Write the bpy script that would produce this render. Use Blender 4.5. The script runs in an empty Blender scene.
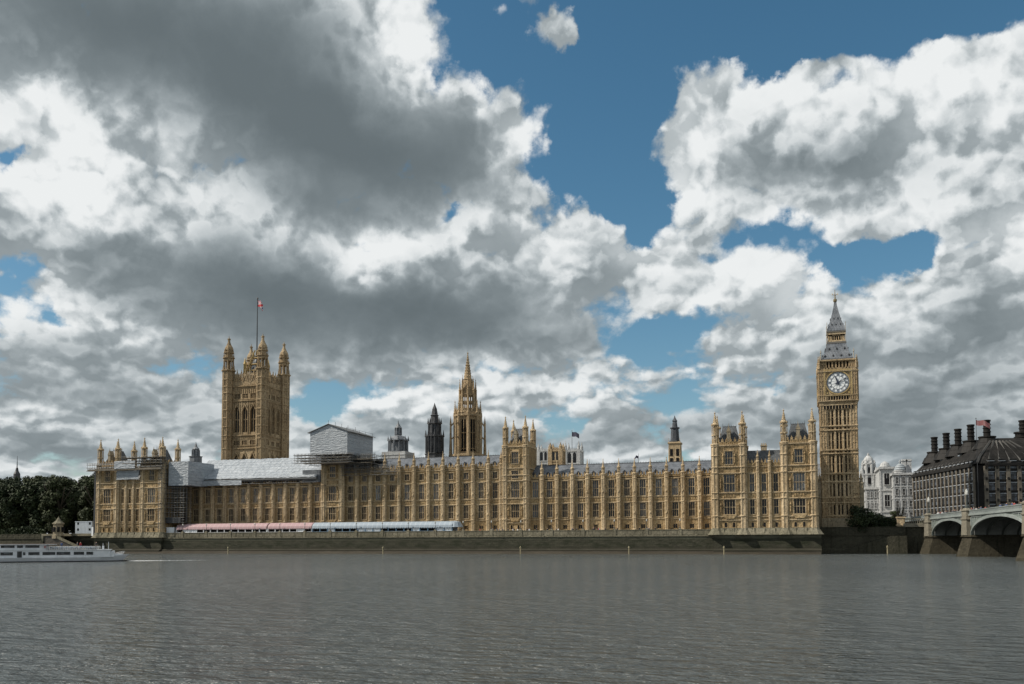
import bpy, bmesh, math, random
from mathutils import Vector, Matrix
random.seed(7)
S = bpy.context.scene
COL = S.collection
PI = math.pi
rad = math.radians

# ------------------------------------------------------------------ camera
F = 900.0
CAM = Vector((0.0, -300.0, 4.6))
TH, PT, RH = rad(17.3), rad(3.2), rad(0.2)
fw = Vector((-math.sin(TH)*math.cos(PT), math.cos(TH)*math.cos(PT), math.sin(PT)))
rt = Vector((math.cos(TH), math.sin(TH), 0.0))
up = rt.cross(fw)
rt2 = rt*math.cos(RH) - up*math.sin(RH)
up2 = up*math.cos(RH) + rt*math.sin(RH)
PX0, PY0 = 512.0, 342 + 147.7
cam_d = bpy.data.cameras.new("camera")
cam = bpy.data.objects.new("camera", cam_d)
COL.objects.link(cam)
cam.matrix_world = Matrix(((rt2.x, up2.x, -fw.x, CAM.x), (rt2.y, up2.y, -fw.y, CAM.y), (rt2.z, up2.z, -fw.z, CAM.z), (0, 0, 0, 1)))
cam_d.sensor_width = 36
cam_d.lens = 36*F/1024
cam_d.shift_y = 147.7/1024
cam_d.clip_start = 1.0
cam_d.clip_end = 20000
S.camera = cam
S.view_settings.view_transform = 'Standard'
S.view_settings.look = 'None'
S.view_settings.gamma = 1
S.view_settings.exposure = 0.0
S.render.resolution_x, S.render.resolution_y = 1024, 684
S.cycles.use_adaptive_sampling = True
S.cycles.adaptive_threshold = 0.02
S.cycles.sample_clamp_direct = 1.3
S.cycles.sample_clamp_indirect = 4.0
S.cycles.max_bounces = 6
S.cycles.diffuse_bounces = 2
S.cycles.glossy_bounces = 3
S.cycles.transparent_max_bounces = 6


def ray(px, py):
    return rt2*((px-PX0)/F) + up2*((PY0-py)/F) + fw


def at(px, py, Y):
    """world point where a sight line of the photo meets the plane y = Y"""
    d = ray(px, py)
    return CAM + d*((Y-CAM.y)/d.y)


def azel(px, py):
    d = ray(px, py).normalized()
    return math.atan2(d.x, d.y), math.asin(d.z)


# ------------------------------------------------------------------ node helper
class X:
    """a tiny wrapper so that node maths can be written as expressions"""
    def __init__(s, nt, sock): s.nt, s.s = nt, sock
    def _m(s, op, o=None, o2=None, clamp=False):
        n = s.nt.nodes.new('ShaderNodeMath'); n.operation = op; n.use_clamp = clamp
        for i, v in enumerate((s, o, o2)):
            if v is None: continue
            if isinstance(v, X): s.nt.links.new(v.s, n.inputs[i])
            else: n.inputs[i].default_value = v
        return X(s.nt, n.outputs[0])
    def __add__(s, o): return s._m('ADD', o)
    __radd__ = __add__
    def __sub__(s, o): return s._m('SUBTRACT', o)
    def __rsub__(s, o): return (s*-1.0) + o
    def __mul__(s, o): return s._m('MULTIPLY', o)
    __rmul__ = __mul__
    def __truediv__(s, o): return s._m('DIVIDE', o)
    def __pow__(s, o): return s._m('POWER', o)
    def sat(s): return s._m('ADD', 0.0, clamp=True)
    def max(s, o): return s._m('MAXIMUM', o)
    def min(s, o): return s._m('MINIMUM', o)
    def abs(s): return s._m('ABSOLUTE')
    def step(s, a, b):
        n = s.nt.nodes.new('ShaderNodeMapRange'); n.interpolation_type = 'SMOOTHSTEP'
        s.nt.links.new(s.s, n.inputs[0]); n.inputs[1].default_value = a; n.inputs[2].default_value = b
        n.inputs[3].default_value = 0; n.inputs[4].default_value = 1
        return X(s.nt, n.outputs[0])


def comb(nt, x, y, z=0.0):
    n = nt.nodes.new('ShaderNodeCombineXYZ')
    for i, v in enumerate((x, y, z)):
        if isinstance(v, X): nt.links.new(v.s, n.inputs[i])
        else: n.inputs[i].default_value = v
    return X(nt, n.outputs[0])


def sep(nt, v):
    n = nt.nodes.new('ShaderNodeSeparateXYZ'); nt.links.new(v.s, n.inputs[0])
    return [X(nt, n.outputs[i]) for i in range(3)]


def vmath(nt, op, a, b=None):
    n = nt.nodes.new('ShaderNodeVectorMath'); n.operation = op
    for i, v in enumerate((a, b)):
        if v is None: continue
        if isinstance(v, X): nt.links.new(v.s, n.inputs[i])
        else: n.inputs[i].default_value = v
    return X(nt, n.outputs['Value'] if op in ('LENGTH', 'DOT_PRODUCT') else n.outputs[0])


def noise(nt, v, scale, detail=4, rough=0.5, out='Fac', dist=0.0, lac=2.0):
    n = nt.nodes.new('ShaderNodeTexNoise'); nt.links.new(v.s, n.inputs['Vector'])
    n.inputs['Scale'].default_value = scale; n.inputs['Detail'].default_value = detail
    n.inputs['Roughness'].default_value = rough; n.inputs['Distortion'].default_value = dist
    n.inputs['Lacunarity'].default_value = lac
    return X(nt, n.outputs[out])


def voro(nt, v, scale, detail=0.0, rough=0.5, feat='F1', out='Distance', smooth=None):
    n = nt.nodes.new('ShaderNodeTexVoronoi'); n.feature = feat
    nt.links.new(v.s, n.inputs['Vector']); n.inputs['Scale'].default_value = scale
    if 'Detail' in n.inputs: n.inputs['Detail'].default_value = detail; n.inputs['Roughness'].default_value = rough
    if smooth is not None and feat == 'SMOOTH_F1': n.inputs['Smoothness'].default_value = smooth
    return X(nt, n.outputs[out])


def mixc(nt, f, a, b, mode='MIX'):
    n = nt.nodes.new('ShaderNodeMix'); n.data_type = 'RGBA'; n.blend_type = mode
    for idx, v in ((0, f), (6, a), (7, b)):
        if isinstance(v, X): nt.links.new(v.s, n.inputs[idx])
        elif idx == 0: n.inputs[0].default_value = v
        else: n.inputs[idx].default_value = (*v[:3], 1)
    return X(nt, n.outputs[2])


# ------------------------------------------------------------------ world: sky with broken cumulus
SUN_DIR = Vector((-0.90, -0.42, 0.98)).normalized()       # towards the sun
SUN_EL = math.asin(SUN_DIR.z)
SUN_AZ = math.atan2(SUN_DIR.x, SUN_DIR.y)
W = bpy.data.worlds.new("World"); S.world = W; W.use_nodes = True
wt = W.node_tree; wt.nodes.clear()
tc = wt.nodes.new('ShaderNodeTexCoord')
dvec = X(wt, tc.outputs['Generated'])
sky = wt.nodes.new('ShaderNodeTexSky'); sky.sky_type = 'NISHITA'; sky.sun_disc = False
sky.sun_elevation = SUN_EL; sky.sun_rotation = SUN_AZ
sky.air_density = 1.0; sky.dust_density = 0.6; sky.ozone_density = 1.2
dx, dy, dz = sep(wt, dvec)
# azimuth / elevation in units where 1 = 900 px of the photo's scale near the horizon
AZ = dx._m('ARCTAN2', dy)
EL = dz._m('ARCSINE')
P0 = comb(wt, AZ, EL, 0.0)
# puffy warp of the coordinates so that every outline billows
w1 = noise(wt, dvec, 5.0, 3, 0.5, 'Color')
w2 = noise(wt, dvec, 16.0, 6, 0.6, 'Color')
warp = vmath(wt, 'ADD', vmath(wt, 'MULTIPLY', vmath(wt, 'SUBTRACT', w1, (0.5, 0.5, 0.5)), (0.10, 0.08, 0)),
             vmath(wt, 'MULTIPLY', vmath(wt, 'SUBTRACT', w2, (0.5, 0.5, 0.5)), (0.075, 0.065, 0)))
PW = vmath(wt, 'ADD', P0, warp)


def blobs(P, lst):
    acc = None
    for (px, py, rx, ry, rot, w) in lst:
        a, e = azel(px, py)
        n = wt.nodes.new('ShaderNodeMapping'); n.vector_type = 'TEXTURE'
        wt.links.new(P.s, n.inputs[0])
        n.inputs['Location'].default_value = (a, e, 0)
        n.inputs['Rotation'].default_value = (0, 0, rad(-rot))
        n.inputs['Scale'].default_value = (rx/F, ry/F, 1)
        q = X(wt, n.outputs[0])
        l2 = vmath(wt, 'DOT_PRODUCT', q, q)
        g = X(wt, (l2*-1.0)._m('EXPONENT').s)*w
        acc = g if acc is None else acc + g
    return acc


# open sky (negative) and cloud (positive); pixel centre, radii, tilt (degrees, clockwise), weight
COV = [(636, 120, 26, 60, 0, -0.9), (792, 52, 46, 24, 0, -0.9), (862, 84, 20, 12, 20, -0.2), (835, 262, 40, 12, 0, -0.7), (905, 262, 50, 12, 0, -0.8), (620, 215, 40, 22, 30, -0.5), (600, 95, 62, 110, 0, -1.5), (700, 12, 200, 36, 0, -1.3), (930, 10, 160, 28, 0, -1.2), (486, 40, 44, 62, -18, -1.5), (555, 130, 26, 40, 0, -.6),
       (585, 195, 62, 34, 15, -1.2), (648, 232, 40, 24, 25, -0.9), (640, 40, 60, 60, 0, -0.6),
       (772, 243, 36, 17, 10, -1.0), (878, 264, 62, 17, -6, -1.25), (712, 262, 26, 12, 20, -0.5),
       (690, 335, 46, 26, -25, -1.2), (640, 352, 34, 14, -15, -0.8), (652, 375, 40, 12, -5, -.4),
       (505, 366, 26, 13, 15, -0.9), (306, 396, 22, 26, 0, -1.0), (18, 262, 18, 9, 20, -0.8),
       (55, 318, 20, 8, 15, -0.7), (10, 156, 9, 8, 0, -0.7), (450, 218, 48, 9, -8, -0.9), (372, 238, 26, 8, -10, -0.9),
       (560, 420, 24, 9, 0, -0.5), (14, 374, 18, 7, 0, -0.4), (120, 432, 30, 6, 0, -0.3),
       (575, 283, 18, 5, 0, -0.5), (780, 390, 14, 7, 0, -0.5), (862, 84, 22, 12, 10, -0.3), (795, 55, 30, 22, 0, -0.5),
       (566, 16, 30, 18, -20, 2.3), (8, 60, 50, 50, 0, .5), (735, 78, 22, 22, 0, 0.9), (690, 115, 30, 40, 10, 0.7), (850, 68, 40, 14, -15, 1.0), (1000, 70, 60, 34, 0, 1.2),
       (765, 165, 80, 46, 0, 0.8), (905, 165, 105, 56, 0, 0.7), (680, 200, 24, 26, 0, 0.6), (300, 90, 230, 100, 15, 0.8), (490, 140, 40, 36, 0, 0.9), (400, 20, 44, 40, 0, .5),
       (610, 272, 70, 26, 0, 0.5), (560, 240, 60, 26, 10, .4), (800, 320, 60, 34, 0, 0.5), (980, 330, 70, 60, 0, 0.8), (700, 288, 40, 14, 0, .5), (884, 262, 7, 12, 0, .9),
       (200, 250, 150, 70, 0, 0.7), (400, 320, 150, 60, 0, 0.8), (640, 270, 60, 30, 10, 0.6), (400, 440, 120, 30, 0, 0.5), (870, 400, 120, 60, 0, 0.6), (60, 100, 70, 40, 0, 0.5), (180, 395, 90, 30, 0, 0.6), (60, 425, 60, 20, 0, .35), (640, 425, 70, 14, 0, .4), (150, 160, 60, 40, 0, .3)]
# thick, shaded cloud (positive) and sun-caught cloud (negative)
DRK = [(140, 300, 150, 44, 8, 0.22), (560, 335, 70, 30, 0, 0.2), (900, 420, 140, 50, 0, 0.14), (300, 430, 260, 34, 0, 0.12), (200, 62, 190, 60, 14, 0.35), (300, 95, 190, 62, 18, 0.5), (80, 25, 120, 48, 10, 0.55), (400, 165, 110, 40, 12, 0.62), (330, 205, 70, 22, 15, 0.5), (470, 130, 34, 34, 0, 0.25),
       (170, 265, 130, 38, 18, 0.42), (350, 300, 130, 40, 5, 0.62), (460, 320, 90, 30, 0, 0.5), (260, 345, 90, 30, 0, 0.3), (290, 20, 70, 30, 0, .25),
       (835, 172, 90, 24, 4, 0.34), (760, 180, 50, 20, 0, 0.2), (1000, 310, 40, 50, 0, 0.35), (880, 395, 110, 30, 0, 0.34), (850, 345, 70, 18, 0, 0.25),
       (600, 345, 50, 20, 0, 0.35), (460, 425, 130, 18, 0, 0.4), (60, 350, 70, 20, 0, 0.3), (90, 395, 110, 22, 0, 0.34), (50, 445, 120, 16, 0, 0.35),
       (700, 425, 70, 18, 0, 0.3), (940, 440, 100, 26, 0, 0.4), (610, 300, 60, 18, 10, .2), (520, 300, 40, 20, 0, .25), (620, 438, 90, 14, 0, .3),
       (80, 148, 52, 22, 35, -0.6), (45, 190, 70, 26, 20, -0.45), (20, 95, 22, 20, 0, -0.25), (100, 215, 60, 18, 10, -0.3), (420, 62, 26, 30, 30, -0.45), (418, 15, 20, 24, 0, -0.5),
       (518, 150, 24, 26, 0, -0.6), (480, 100, 14, 26, -40, -.4), (355, 265, 30, 20, 0, -0.5), (400, 240, 60, 12, 0, -0.4), (520, 228, 60, 14, 5, -0.45), (30, 285, 36, 22, 0, -.35),
       (690, 115, 26, 44, 0, -0.35), (676, 195, 30, 30, 0, -0.5), (735, 75, 22, 20, 0, -0.4), (990, 85, 60, 40, 0, -0.4), (900, 130, 70, 34, 0, -0.1),
       (640, 262, 70, 16, 8, -0.35), (560, 290, 30, 20, 0, -0.2), (790, 292, 50, 18, 0, -0.4), (1000, 235, 50, 24, 0, -0.4), (370, 398, 50, 14, 0, -0.45), (480, 405, 60, 10, 0, -.3),
       (690, 308, 30, 10, 0, -.25), (660, 385, 44, 8, 0, -0.3), (30, 410, 60, 10, 0, -0.3), (110, 330, 60, 12, 10, -.3), (820, 225, 70, 12, 0, -.2)]
cov_m = blobs(PW, COV)
P1 = vmath(wt, 'ADD', P0, vmath(wt, 'MULTIPLY', warp, (0.8, 0.8, 0.0)))
drk_m = blobs(P1, DRK)
# stretch the detail noise a little along the horizon
ns = comb(wt, dx, dy, (dz.max(0.0)+0.12)._m('LOGARITHM', math.e)*0.52)
LO = (-0.020, 0.004, 0.034)


def billow(v, d):
    """rounded cauliflower lumps at several sizes"""
    q = vmath(wt, 'ADD', v, vmath(wt, 'MULTIPLY', w2, (0.05, 0.05, 0.05)))
    return 0.55 - voro(wt, q, 9.0, d, 0.62)


m0 = noise(wt, ns, 6.0, 7, 0.58)
m1 = noise(wt, vmath(wt, 'ADD', ns, (-0.022, 0.004, 0.040)), 6.0, 3, 0.5)
c0 = billow(ns, 3.0)
c1 = billow(vmath(wt, 'ADD', ns, (-0.008, 0.002, 0.014)), 3.0)
fine = noise(wt, ns, 34.0, 4, 0.65)
dens = cov_m*0.62 + 0.93 + (m0 - 0.5)*1.7 + c0*0.75 + (fine - 0.5)*0.55
alpha = dens.step(0.10, 0.46)
thick = dens.step(0.40, 1.60)
body = drk_m.max(0.0).min(0.75)
rel = ((m0 - m1)*1.1 + (c0 - c1)*0.8).max(-0.15).min(0.20)
shade = drk_m*0.60 + thick*0.20 + 0.31 - rel*1.45*(1.0 - body*1.2) - (m0 - 0.5)*0.30
shade = shade.sat()
ramp = wt.nodes.new('ShaderNodeValToRGB'); wt.links.new(shade.s, ramp.inputs[0])
cr = ramp.color_ramp; cr.interpolation = 'B_SPLINE'
while len(cr.elements) < 6: cr.elements.new(0.5)
for e, (p, c) in zip(cr.elements, [(0.0, (0.87, 0.89, 0.89)), (0.20, (0.70, 0.735, 0.745)), (0.36, (0.50, 0.545, 0.562)), (0.50, (0.345, 0.39, 0.41)), (0.74, (0.190, 0.226, 0.243)), (1.0, (0.122, 0.150, 0.163))]):
    e.position = p; e.color = (*c, 1)
bg_s = wt.nodes.new('ShaderNodeBackground'); bg_s.inputs[1].default_value = 0.092
hs = wt.nodes.new('ShaderNodeHueSaturation'); hs.inputs['Saturation'].default_value = 1.24; hs.inputs['Hue'].default_value = 0.483
wt.links.new(sky.outputs[0], hs.inputs['Color']); wt.links.new(hs.outputs[0], bg_s.inputs[0])
bg_c = wt.nodes.new('ShaderNodeBackground'); bg_c.inputs[1].default_value = 1.0
wt.links.new(ramp.outputs[0], bg_c.inputs[0])
mx = wt.nodes.new('ShaderNodeMixShader'); wt.links.new(alpha.s, mx.inputs[0])
wt.links.new(bg_s.outputs[0], mx.inputs[1]); wt.links.new(bg_c.outputs[0], mx.inputs[2])
wo = wt.nodes.new('ShaderNodeOutputWorld'); wt.links.new(mx.outputs[0], wo.inputs[0])
W.cycles.sampling_method = 'MANUAL'; W.cycles.sample_map_resolution = 512

sun_d = bpy.data.lights.new("sun", 'SUN'); sun_d.energy = 4.9; sun_d.angle = rad(0.6); sun_d.color = (1.0, 0.93, 0.82)
sun = bpy.data.objects.new("sun", sun_d); COL.objects.link(sun)
sun.rotation_euler = (-SUN_DIR).to_track_quat('-Z', 'Y').to_euler()
# === GEOMETRY ===


# ------------------------------------------------------------------ materials
def pos(nt):
    n = nt.nodes.new('ShaderNodeNewGeometry'); return X(nt, n.outputs['Position'])


def mat(name, f=None, color=(0.5, 0.5, 0.5), rough=0.8, metal=0.0, spec=0.5):
    m = bpy.data.materials.new(name); m.use_nodes = True
    nt = m.node_tree; b = nt.nodes['Principled BSDF']
    b.inputs['Base Color'].default_value = (*color, 1); b.inputs['Roughness'].default_value = rough
    b.inputs['Metallic'].default_value = metal; b.inputs['Specular IOR Level'].default_value = spec
    if f:
        c, bump, r = f(nt)
        if c is not None: nt.links.new(c.s, b.inputs['Base Color'])
        if r is not None: nt.links.new(r.s, b.inputs['Roughness'])
        if bump is not None:
            bn = nt.nodes.new('ShaderNodeBump'); bn.inputs['Strength'].default_value = bump[1]; bn.inputs['Distance'].default_value = bump[2]
            nt.links.new(bump[0].s, bn.inputs['Height']); nt.links.new(bn.outputs[0], b.inputs['Normal'])
    return m


def stone_f(a, b_, dirt, amt=0.55, carve=0.5, streak=0.35):
    """weathered ashlar: block-to-block tone, rain streaks, soot in patches, fine carving relief"""
    def f(nt):
        p = pos(nt)
        big = noise(nt, p, 0.12, 3, 0.55)
        c = mixc(nt, big.step(0.35, 0.65), a, b_)
        old = noise(nt, vmath(nt, 'ADD', p, (3.0, 9.0, 2.0)), 0.055, 3, 0.6).step(0.44, 0.60)
        c = mixc(nt, old*0.26, c, tuple(v*0.42 for v in a))
        # blocks: every course and block its own tone
        x, y, z = sep(nt, p)
        q = comb(nt, ((x+y*0.7)*0.9)._m('FLOOR'), (z*1.6)._m('FLOOR'), 0.0)
        wn = nt.nodes.new('ShaderNodeTexWhiteNoise'); nt.links.new(q.s, wn.inputs['Vector'])
        blk = X(nt, wn.outputs['Value'])
        c = mixc(nt, blk*0.34, c, tuple(v*0.60 for v in a))
        st = noise(nt, vmath(nt, 'MULTIPLY', p, (1.6, 1.6, 0.14)), 1.0, 4, 0.6).step(0.50, 0.72)
        c = mixc(nt, st*streak, c, dirt)
        gr = noise(nt, p, 1.9, 5, 0.7).step(0.50, 0.68)
        c = mixc(nt, gr*amt, c, dirt)
        lt = noise(nt, vmath(nt, 'ADD', p, (40.0, 7.0, 3.0)), 1.3, 4, 0.65).step(0.56, 0.72)
        c = mixc(nt, lt*0.45, c, tuple(min(v*1.35, 0.8) for v in b_))
        vv = voro(nt, vmath(nt, 'MULTIPLY', p, (1.0, 1.0, 0.8)), 1.7)
        h = vv*0.6 + noise(nt, p, 5.0, 3, 0.6)*0.6
        return c, (h, carve, 0.25), None
    return f


STONE = mat('honey_limestone', stone_f((0.39, 0.272, 0.140), (0.54, 0.40, 0.225), (0.045, 0.036, 0.027), 0.9, .6, .45), rough=0.9, spec=0.2)
STONE_L = mat('pale_limestone', stone_f((0.47, 0.355, 0.215), (0.60, 0.475, 0.31), (0.07, 0.056, 0.04), 0.7, 0.4, 0.5), rough=0.9, spec=0.2)
STONE_T = mat('tower_limestone', stone_f((0.35, 0.255, 0.148), (0.47, 0.36, 0.225), (0.05, 0.04, 0.03), 0.85, 0.6, 0.6), rough=0.9, spec=0.2)
STONE_C = mat('clock_tower_limestone', stone_f((0.39, 0.285, 0.165), (0.52, 0.40, 0.25), (0.06, 0.046, 0.033), 0.8, 0.5, 0.55), rough=0.9, spec=0.2)
STONE_G = mat('soot_grey_limestone', stone_f((0.30, 0.25, 0.17), (0.38, 0.32, 0.23), (0.07, 0.058, 0.042), 0.5, 0.5, 0.4), rough=0.9, spec=0.2)
PORTLAND = mat('portland_stone', stone_f((0.42, 0.425, 0.42), (0.54, 0.545, 0.54), (0.09, 0.09, 0.09), 0.65, 0.3, 0.5), rough=0.85, spec=0.2)
PLINTH = mat('plinth_stone', stone_f((0.17, 0.155, 0.11), (0.25, 0.225, 0.165), (0.038, 0.037, 0.024), 0.75, 0.3, 0.8), rough=0.9, spec=0.2)


def wall_f(nt):
    p = pos(nt); x, y, z = sep(nt, p)
    bk = nt.nodes.new('ShaderNodeTexBrick'); nt.links.new(comb(nt, x+y, z, 0.0).s, bk.inputs[0])
    bk.inputs['Scale'].default_value = 1.0; bk.inputs['Brick Width'].default_value = 1.6; bk.inputs['Row Height'].default_value = 0.62
    bk.inputs['Mortar Size'].default_value = 0.035
    for i, c in ((1, (0.046, 0.045, 0.031)), (2, (0.026, 0.026, 0.018)), (3, (0.008, 0.008, 0.006))): bk.inputs[i].default_value = (*c, 1)
    c = X(nt, bk.outputs[0])
    n1 = noise(nt, vmath(nt, 'MULTIPLY', p, (0.25, 0.25, 0.9)), 1.0, 6, 0.65)
    # weed on the zone the tide wets, paler dry stone above it
    weed = (z + (n1-0.5)*2.2).step(5.4, 4.6)
    wet = (z + (n1-0.5)*1.6).step(2.6, 1.6)
    c = mixc(nt, weed*0.85, mixc(nt, n1.step(0.4, 0.65)*0.6, (0.14, 0.135, 0.10), (0.065, 0.068, 0.045)), mixc(nt, n1.step(0.45, 0.6), c, (0.014, 0.017, 0.009)))
    c = mixc(nt, wet*0.6, c, (0.038, 0.034, 0.026))
    return c, (noise(nt, p, 2.5, 5, 0.6), 0.6, 0.2), None


RIVERWALL = mat('tidal_granite', wall_f, rough=0.85, spec=.15)
DARKWALL = mat('dark_granite', stone_f((0.055, 0.052, 0.038), (0.085, 0.08, 0.058), (0.016, 0.018, 0.011), 0.6, 0.4, 0.6), rough=0.9, spec=.1)  # granite with a dark base tone and darker stains


def slate_f(a, b_, seam=1.1):
    def f(nt):
        p = pos(nt); x, y, z = sep(nt, p)
        t = ((x+y)*(1/seam))._m('FRACT')
        sm = ((t-0.5).abs()).step(0.40, 0.48)
        rw = ((z*1.3)._m('FRACT')-0.5).abs().step(0.38, 0.48)
        n = noise(nt, p, 0.5, 6, 0.7).step(0.3, 0.72)
        c = mixc(nt, n, a, b_)
        c = mixc(nt, rw*0.35, c, tuple(v*0.35 for v in a))
        c = mixc(nt, sm*0.5, c, tuple(v*0.4 for v in a))
        return c, ((sm*-1.0), 0.5, 0.15), None
    return f


ROOF = mat('cast_iron_roof_tiles', slate_f((0.060, 0.068, 0.080), (0.15, 0.163, 0.182)), rough=0.5)
ROOF_D = mat('dark_iron_roof', slate_f((0.035, 0.04, 0.045), (0.10, 0.11, 0.12)), rough=0.55)
ROOF_B = mat('blue_grey_iron_spire', slate_f((0.09, 0.10, 0.115), (0.19, 0.205, 0.225), 0.9), rough=0.5)
IRON = mat('black_iron', None, (0.025, 0.027, 0.03), 0.6)
IRON_G = mat('grey_lead', slate_f((0.09, 0.10, 0.115), (0.21, 0.225, 0.24), 0.8), rough=0.55)
GOLD = mat('gilding', None, (0.62, 0.42, 0.12), 0.35, 0.8)
DARK = mat('dark_opening', None, (0.012, 0.012, 0.013), 0.9, spec=0.1)


def glass_f(a, b_):
    def f(nt):
        p = pos(nt); x, y, z = sep(nt, p)
        q = comb(nt, ((x+y)*1.25)._m('FLOOR'), (z*0.55)._m('FLOOR'), 0.0)
        wn = nt.nodes.new('ShaderNodeTexWhiteNoise'); nt.links.new(q.s, wn.inputs['Vector'])
        c = mixc(nt, X(nt, wn.outputs['Value']).step(0.55, 0.95), a, b_)
        lead = (((x+y)*3.2)._m('FRACT')-0.5).abs().step(0.36, 0.46)
        c = mixc(nt, lead*0.6, c, (0.01, 0.01, 0.01))
        return c, (noise(nt, p, 1.5, 2, 0.5), 0.25, 0.1), None
    return f


GLASS = mat('dark_leaded_glass', glass_f((0.006, 0.006, 0.007), (0.020, 0.019, 0.019)), rough=0.10, spec=.35)
GLASS_P = mat('pale_leaded_glass', glass_f((0.11, 0.12, 0.13), (0.27, 0.28, 0.29)), rough=0.15)
GLASS_M = mat('grey_leaded_glass', glass_f((0.025, 0.028, 0.034), (0.09, 0.098, 0.11)), rough=0.12)


def sheet_f(nt):
    p = pos(nt); x, y, z = sep(nt, p)
    bk = nt.nodes.new('ShaderNodeTexBrick'); nt.links.new(comb(nt, x+y*0.8, z, 0.0).s, bk.inputs[0])
    bk.inputs['Scale'].default_value = 1.0; bk.inputs['Brick Width'].default_value = 5.2; bk.inputs['Row Height'].default_value = 1.15
    bk.inputs['Mortar Size'].default_value = 0.05; bk.inputs['Mortar Smooth'].default_value = 0.6
    for i, c in ((1, (0.37, 0.40, 0.43)), (2, (0.29, 0.32, 0.35)), (3, (0.13, 0.145, 0.16))): bk.inputs[i].default_value = (*c, 1)
    n = noise(nt, vmath(nt, 'MULTIPLY', p, (0.5, 0.5, 1.4)), 1.0, 6, 0.65)
    c = mixc(nt, n.step(0.42, 0.7)*0.55, X(nt, bk.outputs[0]), (0.17, 0.19, 0.21))
    return c, (noise(nt, vmath(nt, 'MULTIPLY', p, (0.6, 0.6, 2.2)), 1.0, 4, 0.6), 0.9, 0.5), None


SHEET = mat('white_scaffold_sheeting', sheet_f, rough=0.55)
POLE = mat('scaffold_steel', None, (0.16, 0.16, 0.155), 0.5, 0.5)
BOARD = mat('scaffold_boards', stone_f((0.15, 0.13, 0.10), (0.21, 0.18, 0.14), (0.05, 0.045, 0.04), 0.5, 0.2), rough=0.9)


def canopy_f(a, b_):
    def f(nt):
        p = pos(nt); x, y, z = sep(nt, p)
        s = ((x*0.55)._m('FRACT')-0.5).abs().step(0.36, 0.44)
        n = noise(nt, p, 0.5, 4, 0.6)
        return mixc(nt, s*0.6 + (n-0.5)*0.3, a, b_), (n, 0.3, 0.2), None
    return f


PINK = mat('pink_striped_canvas', canopy_f((0.38, 0.25, 0.26), (0.44, 0.34, 0.34)), rough=0.8)
WHITE_T = mat('grey_white_canvas', canopy_f((0.27, 0.32, 0.37), (0.38, 0.42, 0.46)), rough=0.7)
WHITE = mat('white_paint', canopy_f((0.72, 0.74, 0.76), (0.62, 0.64, 0.66)), rough=0.5)
BLUEP = mat('blue_window_frames', None, (0.12, 0.22, 0.33), 0.6)


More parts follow.
